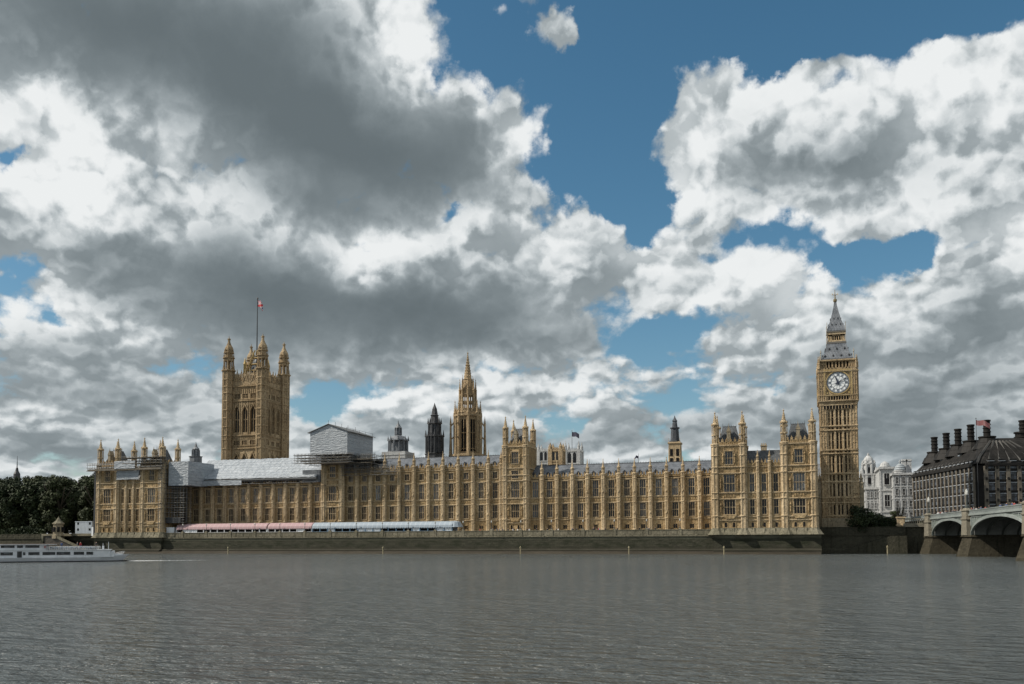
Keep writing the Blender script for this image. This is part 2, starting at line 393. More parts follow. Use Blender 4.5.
# ------------------------------------------------------------------ mesh builder and object helpers
class MB:
    def __init__(s): s.v, s.f = [], []
    def box(s, x0, x1, y0, y1, z0, z1):
        b = len(s.v)
        s.v += [(x0, y0, z0), (x1, y0, z0), (x1, y1, z0), (x0, y1, z0), (x0, y0, z1), (x1, y0, z1), (x1, y1, z1), (x0, y1, z1)]
        s.f += [tuple(b+i for i in q) for q in ((0, 3, 2, 1), (4, 5, 6, 7), (0, 1, 5, 4), (1, 2, 6, 5), (2, 3, 7, 6), (3, 0, 4, 7))]
        return s
    def fr(s, cx, cy, z0, r0, z1, r1, n=8, rot=None, sx=1.0, sy=1.0):
        """frustum; r1 = 0 gives a point"""
        if rot is None: rot = PI/n
        b = len(s.v)
        for k in range(n): s.v.append((cx+sx*r0*math.cos(rot+2*PI*k/n), cy+sy*r0*math.sin(rot+2*PI*k/n), z0))
        if r1 > 0:
            for k in range(n): s.v.append((cx+sx*r1*math.cos(rot+2*PI*k/n), cy+sy*r1*math.sin(rot+2*PI*k/n), z1))
            s.f += [(b+k, b+(k+1) % n, b+n+(k+1) % n, b+n+k) for k in range(n)]
            s.f.append(tuple(b+n+k for k in range(n)))
        else:
            s.v.append((cx, cy, z1)); s.f += [(b+k, b+(k+1) % n, b+n) for k in range(n)]
        s.f.append(tuple(b+n-1-k for k in range(n)))
        return s
    def lathe(s, cx, cy, prof, n=8, rot=None):
        for (z0, r0), (z1, r1) in zip(prof, prof[1:]):
            if z1 > z0: s.fr(cx, cy, z0, max(r0, 0.01), z1, r1, n, rot)
        return s
    def bar(s, p, q, r, n=4):
        p, q = Vector(p), Vector(q); d = (q-p)
        if d.length < 1e-6: return s
        d.normalize(); a = d.orthogonal().normalized(); c = d.cross(a); b = len(s.v)
        for e in (p, q):
            for k in range(n):
                t = 2*PI*k/n + PI/4; s.v.append(tuple(e + a*(r*math.cos(t)) + c*(r*math.sin(t))))
        s.f += [(b+k, b+(k+1) % n, b+n+(k+1) % n, b+n+k) for k in range(n)] + [tuple(b+n-1-k for k in range(n)), tuple(b+n+k for k in range(n))]
        return s
    def prism(s, poly, ax, a0, a1):
        """extrude a 2-D outline along axis ax ('x': poly is (y,z); 'y': poly is (x,z); 'z': poly is (x,y))"""
        b = len(s.v); n = len(poly)
        for a in (a0, a1):
            for (u, v) in poly:
                s.v.append({'x': (a, u, v), 'y': (u, a, v), 'z': (u, v, a)}[ax])
        s.f += [(b+k, b+(k+1) % n, b+n+(k+1) % n, b+n+k) for k in range(n)] + [tuple(b+n-1-k for k in range(n)), tuple(b+n+k for k in range(n))]
        return s
    def poly(s, pts):
        b = len(s.v); s.v += [tuple(p) for p in pts]; s.f.append(tuple(range(b, b+len(pts)))); return s
    def mesh(s, name, m, org, smooth=False):
        me = bpy.data.meshes.new(name)
        me.from_pydata([(x-org[0], y-org[1], z-org[2]) for x, y, z in s.v], [], s.f)
        bm = bmesh.new(); bm.from_mesh(me); bmesh.ops.recalc_face_normals(bm, faces=bm.faces); bm.to_mesh(me); bm.free()
        me.materials.append(m)
        if smooth:
            for p in me.polygons: p.use_smooth = True
        return me
    def build(s, name, m, parent=None, smooth=False):
        xs, ys, zs = zip(*s.v)
        org = ((min(xs)+max(xs))/2, (min(ys)+max(ys))/2, min(zs))
        return place(s.mesh(name, m, org, smooth), name, org, parent)


def wall_build(t, *pairs, name='wall'):
    """one wall mesh whose carved bands and mouldings carry their own stone"""
    al = MB(); mats, idx = [], []
    for mb, m in pairs:
        if not mb.v: continue
        if m not in mats: mats.append(m)
        b = len(al.v); al.v += mb.v; al.f += [tuple(b+i for i in f) for f in mb.f]; idx += [mats.index(m)]*len(mb.f)
    o = al.build(name, mats[0], t)
    for m in mats[1:]: o.data.materials.append(m)
    for p, i in zip(o.data.polygons, idx): p.material_index = i
    return o


WL = {}


def place(me, name, loc, parent=None):
    o = bpy.data.objects.new(name, me); COL.objects.link(o)
    loc = Vector(loc); WL[o.name] = loc
    if parent: o.parent = parent; o.location = loc - WL[parent.name]
    else: o.location = loc
    return o


def thing(name, label, cat, loc=(0, 0, 0), group=None):
    o = bpy.data.objects.new(name, None); COL.objects.link(o)
    o.empty_display_size = 1; o.location = loc; WL[o.name] = Vector(loc)
    return tag(o, label, cat, group)


def tag(o, label, cat, group=None, kind=None):
    o['label'] = label; o['category'] = cat
    if group: o['group'] = group
    if kind: o['kind'] = kind
    return o


def dup(root, loc, label=None, rot=None, scale=None):
    """copy a thing, its parts and its sub-parts"""
    def cp(o, par):
        c = o.copy(); COL.objects.link(c); c.parent = par
        for ch in o.children: cp(ch, c)
        return c
    r = cp(root, None); r.location = loc; WL[r.name] = Vector(loc)
    if label: r['label'] = label
    if rot is not None: r.rotation_euler = (0, 0, rot)
    if scale: r.scale = scale
    return r


# ------------------------------------------------------------------ Gothic vocabulary
def crockets(mb, cx, cy, z0, r0, z1, n=5, k=4, s=0.16):
    for i in range(1, n):
        t = i/n; r = r0*(1-t)
        for j in range(k):
            a = PI/4 + j*2*PI/k if k == 4 else j*2*PI/k
            x, y, z = cx+(r+s*.4)*math.cos(a), cy+(r+s*.4)*math.sin(a), z0+(z1-z0)*t
            mb.fr(x, y, z-s*.6, s, z+s, 0, 4)


def spirelet(mb, cx, cy, z0, r, z1, n=8, crk=5):
    """ogee-footed crocketed spire with finial"""
    h = z1-z0
    mb.lathe(cx, cy, [(z0, r*1.05), (z0+h*.05, r*.92), (z0+h*.12, r*.70), (z0+h*.80, r*.13), (z0+h*.81, r*.34), (z0+h*.85, r*.34), (z0+h*.87, r*.10), (z1, 0)], n)
    crockets(mb, cx, cy, z0+h*.06, r*.86, z0+h*.8, crk, 4, max(0.10, r*.17))


def turret(mb, cx, cy, r, z0, zc, zs, zt, bands=(), ribs=True, top=None):
    """octagonal turret: shaft z0..zc, narrower panelled lantern zc..zs, spire zs..zt"""
    mb.fr(cx, cy, z0, r, zc, r)
    for zb in bands: mb.lathe(cx, cy, [(zb-.22, r), (zb-.05, r*1.2), (zb+.14, r*1.2), (zb+.3, r)])
    if ribs:
        for k in range(8):
            a = PI/8+k*PI/4; x, y = cx+r*math.cos(a), cy+r*math.sin(a)
            mb.box(x-.07*r-.03, x+.07*r+.03, y-.07*r-.03, y+.07*r+.03, z0, zc)
    r2 = top or r*.78
    mb.lathe(cx, cy, [(zc, r*1.24), (zc+.35, r*1.24), (zc+.55, r2)])
    mb.fr(cx, cy, zc+.5, r2*.62, zs, r2*.62)
    for k in range(8):
        a = PI/8+k*PI/4; x, y = cx+r2*.92*math.cos(a), cy+r2*.92*math.sin(a)
        mb.box(x-.1*r2, x+.1*r2, y-.1*r2, y+.1*r2, zc+.5, zs)
        g = PI/4*k; gx, gy = cx+r2*math.cos(g), cy+r2*math.sin(g)
        mb.fr(gx, gy, zs-.15, r2*.22, zs+r2*.7, 0, 4)
    m_ = (zc+zs)/2
    mb.lathe(cx, cy, [(m_-.12, r2*1.05), (m_+.12, r2*1.05), (m_+.2, r2*.8)])
    mb.lathe(cx, cy, [(zs-.2, r2*.95), (zs, r2*1.12), (zs+.2, r2*1.12), (zs+.3, r2*.85)])
    spirelet(mb, cx, cy, zs+.2, r2*.84, zt)


WIN = {}


def win_meshes(w, h, lights, trans, glass, stone=STONE_L, hood=True):
    key = (round(w, 2), round(h, 2), lights, trans, glass.name, stone.name, hood)
    if key in WIN: return WIN[key]
    f = MB(); hw = w/2; t = 0.085
    f.box(-hw-.16, -hw+.02, -.10, .42, 0, h); f.box(hw-.02, hw+.16, -.10, .42, 0, h)
    f.box(-hw-.25, hw+.25, -.20, .42, -.18, 0.02); f.box(-hw-.16, hw+.16, -.10, .42, h-.02, h+.14)
    if hood: f.box(-hw-.30, hw+.30, -.26, .1, h+.14, h+.30); f.box(-hw-.30, -hw-.16, -.24, .1, h-.5, h+.14); f.box(hw+.16, hw+.30, -.24, .1, h-.5, h+.14)
    lw = w/lights
    for i in range(1, lights): f.box(-hw+i*lw-t/2, -hw+i*lw+t/2, .02, .34, 0, h)
    for k in range(trans):
        z = h*(k+1)/(trans+1); f.box(-hw, hw, .05, .33, z-.06, z+.06)
    # cusped heads to each light
    for k in range(trans+1):
        z = h*(k+1)/(trans+1) - (.08 if k < trans else .02)
        for i in range(lights):
            xa = -hw+i*lw; xb = xa+lw; d = min(lw*.42, .32)
            f.prism([(xa, z), (xa, z-d), (xa+d*.35, z-d*.35), (xa+lw/2, z)], 'y', .10, .28)
            f.prism([(xb, z), (xa+lw/2, z), (xb-d*.35, z-d*.35), (xb, z-d)], 'y', .10, .28)
    p = MB(); p.box(-hw, hw, .30, .36, 0, h)
    WIN[key] = (f.mesh('window', stone, (0, 0, 0)), p.mesh('pane', glass, (0, 0, 0)))
    return WIN[key]


def window(parent, cx, y, z0, z1, w, lights=2, trans=1, glass=None, stone=STONE_L, hood=True, rot=0.0):
    glass = glass or random.choice([GLASS, GLASS, GLASS, GLASS_M])
    a, b = win_meshes(w, z1-z0, lights, trans, glass, stone, hood)
    o = place(a, 'window', (cx, y, z0), parent)
    if rot: o.rotation_euler = (0, 0, rot)
    q = bpy.data.objects.new('pane', b); COL.objects.link(q); q.parent = o
    return o


def wall_with_openings(mb, x0, x1, y, th, z0, z1, ops):
    """front wall of thickness th with rectangular openings ops = [(cx, w, za, zb)] (one column or several per row)"""
    zs = sorted({z0, z1, *[o[2] for o in ops], *[o[3] for o in ops]})
    for za, zb in zip(zs, zs[1:]):
        if zb-za < 1e-4: continue
        row = sorted([(o[0]-o[1]/2, o[0]+o[1]/2) for o in ops if o[2] <= za+1e-4 and o[3] >= zb-1e-4])
        x = x0
        for a, b in row:
            if a > x+1e-4: mb.box(x, a, y, y+th, za, zb)
            x = b
        if x < x1-1e-4: mb.box(x, x1, y, y+th, za, zb)


def ribs_panel(mb, x0, x1, y, z0, z1, n, d=.12, w=.10, rows=0):
    """blind tracery: thin upright ribs with cross bars and little pointed heads"""
    for i in range(n+1):
        x = x0+(x1-x0)*i/n; mb.box(x-w/2, x+w/2, y-d, y+.02, z0, z1)
    for k in range(rows+1):
        z = z0+(z1-z0)*(k+1)/(rows+1); mb.box(x0, x1, y-d*.8, y+.02, z-.09, z)
        lw = (x1-x0)/n
        for i in range(n):
            xa = x0+i*lw; dd = min(lw*.5, .35)
            mb.prism([(xa, z-.09), (xa, z-.09-dd), (xa+lw/2, z-.09)], 'y', y-d*.7, y+.02)
            mb.prism([(xa+lw, z-.09), (xa+lw/2, z-.09), (xa+lw, z-.09-dd)], 'y', y-d*.7, y+.02)


def carved_band(mb, x0, x1, y, z0, z1, step=.85):
    """row of shields in square frames"""
    n = max(1, round((x1-x0)/step)); s = (x1-x0)/n
    mb.box(x0, x1, y-.10, y+.02, z0, z0+.12); mb.box(x0, x1, y-.10, y+.02, z1-.12, z1)
    for i in range(n+1): mb.box(x0+i*s-.06, x0+i*s+.06, y-.12, y+.02, z0, z1)
    for i in range(n):
        cx = x0+(i+.5)*s; h = (z1-z0)*.30; cz = (z0+z1)/2
        mb.prism([(cx-s*.24, cz+h), (cx-s*.24, cz-h*.3), (cx, cz-h), (cx+s*.24, cz-h*.3), (cx+s*.24, cz+h)], 'y', y-.17, y+.02)


def string(mb, x0, x1, y, z, d=.28, h=.32):
    mb.box(x0, x1, y-d, y+.1, z, z+h*.45); mb.box(x0, x1, y-d*.6, y+.1, z-h*.4, z); mb.box(x0, x1, y-d*.4, y+.1, z+h*.45, z+h*.8)


def battlement(mb, x0, x1, y, z0, z1, step=1.15, t=.35, fin=False):
    zm = z0+(z1-z0)*.52
    n = max(2, round((x1-x0)/step)); s = (x1-x0)/n
    mb.box(x0, x1, y, y+t, z0, z0+.22); mb.box(x0, x1, y+.05, y+t-.05, zm-.16, zm)
    for i in range(n*2):
        x = x0+(i+.5)*s/2; mb.box(x-.10, x+.10, y+.04, y+t-.04, z0+.2, zm-.1)
    mb.box(x0, x1, y+.16, y+t-.1, z0+.2, zm-.15)
    for i in range(n):
        cx = x0+(i+.5)*s; mb.box(cx-s*.27, cx+s*.27, y, y+t, zm, z1-.1); mb.box(cx-s*.31, cx+s*.31, y-.05, y+t+.05, z1-.12, z1)
        if fin: mb.fr(cx, y+t/2, z1, .16, z1+.75, 0, 4)


def niche(mb, x, y, z, h=1.9):
    """carved figure on a corbel under a canopy"""
    mb.fr(x, y-.14, z-.35, .08, z, .26, 6); mb.lathe(x, y-.16, [(z, .20), (z+h*.45, .17), (z+h*.78, .24), (z+h*.82, .10), (z+h*.86, .13), (z+h, .12)], 6)
    mb.fr(x, y-.16, z+h*1.08, .30, z+h*1.2, .32, 6); mb.fr(x, y-.16, z+h*1.2, .28, z+h*1.75, 0, 6)


# ------------------------------------------------------------------ river front: ranges
ZT = 6.8     # terrace level
LOW, UPP, BAS = (12.3, 16.9), (19.3, 24.7), (8.3, 9.8)


def dormer_mesh():
    m = MB(); m.box(-.42, .42, -.5, .9, 0, .8); m.prism([(-.55, .8), (.55, .8), (0, 1.55)], 'y', -.6, 1.3); return m.mesh('dormer', IRON, (0, 0, 0))


DORM = dormer_mesh()


def buttress_mesh(ztop_shaft, ztip, r=.72):
    m = MB()
    turret(m, 0, 0, r, ZT, ztop_shaft, ztop_shaft+(ztip-ztop_shaft)*.42, ztip, bands=[8.0, 11.75, 17.2, 19.0, 25.2] + ([29.6] if ztop_shaft > 30 else []))
    m.fr(0, 0, ZT, r*1.5, ZT+.8, r*1.35); m.fr(0, 0, ZT+.8, r*1.35, ZT+1.1, r)
    # canopied figure high on the shaft and panelling
    for zb in (13.4, 20.6): m.fr(0, -r*.95, zb, .34, zb+.25, .34, 6); m.fr(0, -r*.95, zb+.25, .30, zb+1.1, 0, 6)
    return m.mesh('buttress', STONE_L, (0, 0, 0))


BUT = {}


def range_block(name, label, xs, extra=False, roof=True, ridge=31.0, y=0.0, pale=0.25, skip_but=()):
    """a stretch of river front: xs = buttress positions"""
    x0, x1 = xs[0], xs[-1]
    t = thing(name, label, 'building', ((x0+x1)/2, y+8, ZT), 'ranges of the riverside palace')
    ztop = 29.7 if extra else 25.3
    w, dec, cor, par = MB(), MB(), MB(), MB()
    for a, b in zip(xs, xs[1:]):
        c = (a+b)/2
        ops = [(c, 1.4, *BAS), (c, 1.95, *LOW), (c, 1.95, *UPP)]
        if extra: ops.append((c, 1.8, 26.3, 28.5))
        wall_with_openings(w, a, b, y, .8, ZT, ztop, ops)
        w.box(a, b, y-.35, y, ZT, 8.0)
        for s in (-1, 1):
            xa, xb = sorted((c+s*1.30, c+s*1.85))
            ribs_panel(dec, xa, xb, y, 12.2, 16.7, 1, .14, .10, 1)
            ribs_panel(dec, xa, xb, y, 19.4, 24.6, 1, .14, .10, 1)
            niche(dec, c+s*1.62, y, 20.6, 1.7)
        carved_band(dec, a+.6, b-.6, y, 17.35, 18.8, .8)
        ribs_panel(dec, c-.95, c+.95, y, 9.95, 11.3, 4, .08, .08)
        if extra:
            for s in (-1, 1):
                xa, xb = sorted((c+s*1.15, c+s*1.95)); ribs_panel(dec, xa, xb, y, 25.7, 29.2, 2, .12, .1, 1)
        window(t, c, y, *BAS, 1.4, 2, 0, GLASS, STONE, False)
        window(t, c, y, *LOW, 1.95, 3, 1, random.choice([GLASS, GLASS, GLASS, GLASS_M]))
        window(t, c, y, *UPP, 1.95, 3, 1, random.choice([GLASS_P, GLASS_M, GLASS, GLASS] if random.random() > pale else [GLASS_P, GLASS_M]))
        if extra: window(t, c, y, 26.3, 28.5, 1.8, 3, 0, random.choice([GLASS, GLASS_M]))
        battlement(par, a+.6, b-.6, y-.15, ztop+.25, ztop+1.75, 1.1, fin=True)
    for z in [11.5, 17.1, 18.9, 25.0] + ([29.5] if extra else []): string(cor, x0, x1, y, z)
    w.box(x0, x1, y+.8, y+1.4, ZT, ztop)      # inner skin closes the rooms
    w.box(x0, x1, y+1.4, y+17, ZT, ztop-.6)
    wall_build(t, (w, STONE), (dec, STONE), (cor, STONE_L)); par.build('parapet', STONE, t)
    key = (extra, roof)
    if key not in BUT: BUT[key] = buttress_mesh(ztop+(1.3 if roof else .2), ztop+(7.0 if roof else 1.6))
    for i, x in enumerate(xs):
        if i in skip_but: continue
        place(BUT[key], 'buttress', (x, y-.35, 0), t)
    if roof:
        r = MB(); zr = ztop+.35
        r.prism([(y+.5, zr), (y+8.5, ridge), (y+16.5, zr)], 'x', x0, x1)
        ro = r.build('roof', ROOF, t)
        cst = MB(); cst.box(x0, x1, y+8.42, y+8.58, ridge, ridge+.16)
        n = int((x1-x0)/.9)
        for i in range(n):
            cx = x0+(i+.5)*(x1-x0)/n; cst.fr(cx, y+8.5, ridge+.1, .1, ridge+.62, 0, 4)
        cst.build('ridge_cresting', IRON, ro)
        for a, b in zip(xs, xs[1:]):
            for f_ in (.27, .73):
                xx = a+(b-a)*f_; place(DORM, 'dormer', (xx, y+2.6, zr+(ridge-zr)*.20), ro)
    return t


sx = [-226.0, -220.6, -215.3, -209.9, -204.6, -199.2, -193.9, -188.5, -183.2, -177.9, -172.6]
cxs = [at(p, 500, 0).x for p in (343.5, 357.5, 371.1, 385.1, 399.6, 414.3, 428.8, 443.3, 458.5, 473.5, 488.7, 501.5)]
nx = [at(p, 500, 0).x for p in (528.5, 542.3, 557.3, 572.7, 587.9, 603.6, 619.2, 634.9, 650.8, 667, 683.4, 700, 713.5)]
range_block('palace_south_range', 'long stone palace range under the white sheeted temporary roof, behind the pink marquees', [-237.0, -231.4] + sx + [-167.4], roof=False, pale=.4)
range_block('palace_central_range', 'tallest stone palace range with an extra row of small windows, behind the pale marquee', cxs, extra=True, ridge=35.2, pale=.5)
range_block('palace_north_range', 'long stone palace range with plain blue grey roof, adjoining the north pavilion', nx, ridge=31.0, pale=.2)


# ------------------------------------------------------------------ pavilions (at the river wall) and the two square towers
def tower_top(t, xa, xb, ya, yb, zc, roof_h, tips, roof=True, tr=1.25):
    """battlements, four corner turrets and steep iron roof of a square tower whose cornice is at zc"""
    p = MB()
    battlement(p, xa+1.2, xb-1.2, ya-.1, zc+.3, zc+1.9, 1.2, .4, True); battlement(p, xa+1.2, xb-1.2, yb-.3, zc+.3, zc+1.9, 1.2, .4, True)
    # side battlements: built as a rotated copy
    for xx in (xa-.1, xb-.3):
        n = 5; s = (yb-ya-2.4)/n
        p.box(xx, xx+.4, ya+1.2, yb-1.2, zc+.3, zc+1.1)
        for i in range(n): cy = ya+1.2+(i+.5)*s; p.box(xx, xx+.4, cy-s*.28, cy+s*.28, zc+1.1, zc+1.85); p.fr(xx+.2, cy, zc+1.85, .16, zc+2.6, 0, 4)
    p.build('parapet', STONE, t)
    for (x, y_) in ((xa+.9, ya+.7), (xb-.9, ya+.7), (xa+.9, yb-.7), (xb-.9, yb-.7)):
        m = MB(); turret(m, x, y_, tr, ZT if y_ < ya+2 else 24.0, zc+.2, zc+6.6, tips, bands=[z for z in (11.75, 17.2, 19.0, 25.2, 27.0, zc-3.2) if y_ < ya+2] + [zc-.2], top=tr*.86)
        m.fr(x, y_, zc+3.2, tr*.95, zc+3.6, tr*.95)
        m.build('turret', STONE_L, t)
    if roof:
        r = MB(); z0 = zc+.9; zr = zc+roof_h; ix, iy = 1.7, 1.7; wx = (xb-xa)*.5-3.0
        b = len(r.v); cx, cy = (xa+xb)/2, (ya+yb)/2
        r.v += [(xa+ix, ya+iy, z0), (xb-ix, ya+iy, z0), (xb-ix, yb-iy, z0), (xa+ix, yb-iy, z0), (cx-wx, cy-.9, zr), (cx+wx, cy-.9, zr), (cx+wx, cy+.9, zr), (cx-wx, cy+.9, zr)]
        r.f += [tuple(b+i for i in q) for q in ((0, 1, 5, 4), (1, 2, 6, 5), (2, 3, 7, 6), (3, 0, 4, 7), (4, 5, 6, 7), (3, 2, 1, 0))]
        ro = r.build('roof', ROOF_D, t)
        c = MB()
        for i in range(7): c.fr(cx-wx+2*wx*i/6, cy, zr, .12, zr+(1.6 if i in (0, 6) else .8), 0, 4)
        c.box(cx-wx, cx+wx, cy-.06, cy+.06, zr, zr+.25); c.build('ridge_cresting', IRON, ro)
        d = MB()  # stone gabled dormer rising in the middle of the river side, flanked by a pinnacle
        d.box(cx-.55, cx+.55, ya+.6, ya+2.6, zc+.3, zc+4.4); d.prism([(cx-.75, zc+4.4), (cx+.75, zc+4.4), (cx, zc+6.2)], 'y', ya+.5, ya+2.7)
        d.fr(cx, ya+.9, zc+6.0, .16, zc+7.4, 0, 4); d.build('gable', STONE_G, t)


def tower_face(t, w, dec, cor, xa, xb, y, zc, arch=True, wide=3.3, pale=GLASS_M, extra_win=None):
    c = (xa+xb)/2
    ops = [(c-1.25, .8, *BAS), (c+1.25, .8, *BAS), (c, wide, *LOW), (c, wide, *UPP), (c, 2.3, zc-5.9, zc-1.9)]
    if extra_win: ops.append((c, 2.3, *extra_win))
    wall_with_openings(w, xa, xb, y, .8, ZT, zc, ops)
    window(t, c-1.25, y, *BAS, .8, 1, 0, GLASS, STONE, False); window(t, c+1.25, y, *BAS, .8, 1, 0, GLASS, STONE, False)
    window(t, c, y, *LOW, wide, 4, 1, GLASS); window(t, c, y, *UPP, wide, 4, 1, pale)
    window(t, c, y, zc-5.9, zc-1.9, 2.3, 3, 1, GLASS_M)
    if extra_win: window(t, c, y, *extra_win, 2.3, 3, 0, GLASS_M)
    # oriel foot under the lower window, carved panels, niches
    dec.prism([(c-wide/2-.3, 11.95), (c+wide/2+.3, 11.95), (c+wide/2-.4, 11.0), (c-wide/2+.4, 11.0)], 'y', y-.55, y)
    dec.box(c-wide/2-.4, c+wide/2+.4, y-.6, y, 11.95, 12.12)
    carved_band(dec, c-wide/2, c+wide/2, y, 17.3, 18.85, .8)
    carved_band(dec, c-1.5, c+1.5, y, zc-7.2, zc-6.2, .75)
    hw = (xb-xa)/2
    for s in (-1, 1):
        for (za, zb) in ((12.2, 16.8), (19.4, 24.6), (25.4, 27.0)):
            a, b = sorted((c+s*(wide/2+.45), c+s*(hw-2.1))); ribs_panel(dec, a, b, y, za, zb, 2, .14, .10, 1)
        a, b = sorted((c+s*1.5, c+s*(hw-2.1))); ribs_panel(dec, a, b, y, zc-6.2, zc-.6, 3, .12, .09, 2)
        niche(dec, c+s*(wide/2+.95), y-.1, 20.4, 1.9); niche(dec, c+s*(wide/2+.95), y-.1, 13.2, 1.7); niche(dec, c+s*1.75, y-.1, zc-5.2, 1.7)
    for z in (10.4, 11.5, 17.0, 18.9, 25.0, 27.0, zc-.1): string(cor, xa, xb, y, z, .34, .4)


def pavilion(name, label, x0, x1, y=-13.0, roof=True, depth=10.4):
    t = thing(name, label, 'building', ((x0+x1)/2, y+7, ZT-1), 'end pavilions of the riverside palace')
    w, dec, cor, pl = MB(), MB(), MB(), MB()
    TW = 10.1; zc = 33.8
    for (a, b) in ((x0, x0+TW), (x1-TW, x1)):
        tower_face(t, w, dec, cor, a, b, y, zc, pale=GLASS_P if a > x0 else GLASS_M)
        w.box(a, b, y+.8, y+depth, ZT, zc)
        # side faces: shallow panelling
        for xx, s in ((a, -1), (b, 1)):
            for k in range(6):
                yy = y+2.2+k*1.15; w.box(xx-(.12 if s < 0 else 0), xx+(.12 if s > 0 else 0), yy-.08, yy+.08, 7.5, zc-.5)
            for z in (11.5, 17.0, 18.9, 25.0, 27.0, zc-.1): cor.box(xx-(.3 if s < 0 else 0), xx+(.3 if s > 0 else 0), y+1, y+depth-1, z, z+.3)
        tower_top(t, a, b, y, y+depth, zc, 6.4, 44.9, roof)
    m0_, m1_ = x0+TW, x1-TW; s = (m1_-m0_)/3
    ops = []
    for i in range(3):
        c = m0_+(i+.5)*s; ops += [(c, .8, *BAS), (c, 1.35, *LOW), (c, 1.35, *UPP)]
        window(t, c, y+.6, *BAS, .8, 1, 0, GLASS, STONE, False); window(t, c, y+.6, *LOW, 1.35, 2, 1, GLASS); window(t, c, y+.6, *UPP, 1.35, 2, 1, random.choice([GLASS_M, GLASS]))
        for q in (-1, 1):
            a, b = sorted((c+q*.85, c+q*1.3)); ribs_panel(dec, a, b, y+.6, 12.2, 24.6, 1, .12, .1, 4)
        carved_band(dec, c-1.2, c+1.2, y+.6, 17.3, 18.85, .7); ribs_panel(dec, c-1.3, c+1.3, y+.6, 25.5, 26.9, 4, .1, .08, 0)
    wall_with_openings(w, m0_, m1_, y+.6, .8, ZT, 27.0, ops)
    w.box(m0_, m1_, y+1.4, y+depth+2, ZT, 27.0)
    for z in (10.4, 11.5, 17.0, 18.9, 25.0, 27.0): string(cor, m0_, m1_, y+.6, z)
    p = MB(); battlement(p, m0_+.3, m1_-.3, y+.4, 27.4, 28.9, 1.0, .35, True); p.build('parapet', STONE, t)
    for i in (1, 2):
        m = MB(); turret(m, m0_+i*s, y+.4, .5, ZT, 28.4, 30.2, 32.4, bands=[11.75, 17.2, 19.0, 25.2, 27.1]); m.build('buttress', STONE_L, t)
    r = MB(); r.prism([(y+1.6, 27.6), (y+4.6, 32.4), (y+9.6, 32.4), (y+12.4, 27.6)], 'x', m0_, m1_)
    ro = r.build('roof', ROOF_D if roof else SHEET, t)
    ch = MB(); cx = m0_+s*1.5; ch.box(cx-.9, cx+.9, y+6.2, y+7.8, 31.5, 34.3); ch.box(cx-1.05, cx+1.05, y+6.05, y+7.95, 33.9, 34.15)
    for k in range(3): ch.fr(cx-.6+k*.6, y+7, 34.3, .2, 34.9, .17, 8)
    ch.build('chimney', STONE_G, t)
    # spreading plinth down to the river wall
    pl.prism([(y-1.0, 6.0), (y-.85, 6.5), (y-.25, 7.9), (y-.25, 8.1), (y, 8.1), (y, 6.0)], 'x', x0-.2, x1+.2)
    for xx in (x0+.9, x0+TW-.9, x1-TW+.9, x1-.9):
        pl.fr(xx, y+.6, 6.0, 2.9, 7.3, 1.9); pl.fr(xx, y+.6, 7.3, 1.9, 8.0, 1.5)
    for i in range(9):
        xx = x0+3.2+i*(x1-x0-6.4)/8; pl.fr(xx, y-.25, 6.1, .7, 7.9, .35, 6)
    wall_build(t, (w, STONE), (dec, STONE), (cor, STONE_L)); pl.build('plinth', PLINTH, t)
    return t


pavilion('palace_north_pavilion', 'turreted stone pavilion with two steep dark roofs beside the clock tower', -23.6, 7.2)
pavilion('palace_south_pavilion', 'turreted stone pavilion half wrapped in scaffolding beside the dark park trees', -259.4, -228.7, roof=True)

# square tower between the central and north ranges
def square_tower(name, label, xa, xb, ya, depth, zc, tips, top=True):
    t = thing(name, label, 'tower', ((xa+xb)/2, ya+depth/2, ZT), 'square towers on the river front')
    w, dec, cor = MB(), MB(), MB()
    tower_face(t, w, dec, cor, xa, xb, ya, zc, wide=2.9, extra_win=(26.0, 28.6) if zc > 35 else None)
    w.box(xa, xb, ya+.8, ya+depth, ZT, zc)
    for xx, s in ((xb, 1), (xa, -1)):
        for k in range(5):
            yy = ya+2.4+k*(depth-4.8)/4; w.box(xx-(.14 if s < 0 else 0), xx+(.14 if s > 0 else 0), yy-.1, yy+.1, ZT, zc-.5)
        for z in (25.0, 29.4, zc-.1): cor.box(xx-(.3 if s < 0 else 0), xx+(.3 if s > 0 else 0), ya+1, ya+depth-1, z, z+.35)
    string(cor, xa, xb, ya, 29.4, .34, .4)
    wall_build(t, (w, STONE), (dec, STONE), (cor, STONE_L))
    if top: tower_top(t, xa, xb, ya, ya+depth, zc, 6.6, tips, True, 1.15)
    else:
        for x in (xa+.8, xb-.8):
            m = MB(); turret(m, x, ya+.5, 1.1, ZT, zc, zc+.8, zc+1.4, bands=[11.75, 17.2, 19, 25.2, 29.6]); m.build('turret', STONE_L, t)
    return t


xb0, xb1 = at(502.6, 480, -2).x, at(527.6, 480, -2).x
square_tower('palace_tower', 'square stone tower with four spires rising between the central and north ranges', xb0, xb1, -2.0, 11.0, 37.0, 48.2)
xa0, xa1 = at(321.8, 490, -2).x, at(343.0, 490, -2).x
square_tower('palace_tower', 'square stone tower under the big white sheeted scaffold box', xa0, xa1, -2.0, 11.0, 34.0, 40.0, top=False)


def Z(px, py, Y): return at(px, py, Y).z
def XX(px, py, Y): return at(px, py, Y).x


# ------------------------------------------------------------------ the setting: river, foreshore, ground
def sheet(name, pts, z, m):
    mb = MB(); mb.poly([(x, y, z) for x, y in pts]); o = mb.build(name, m); o['kind'] = 'structure'; return o


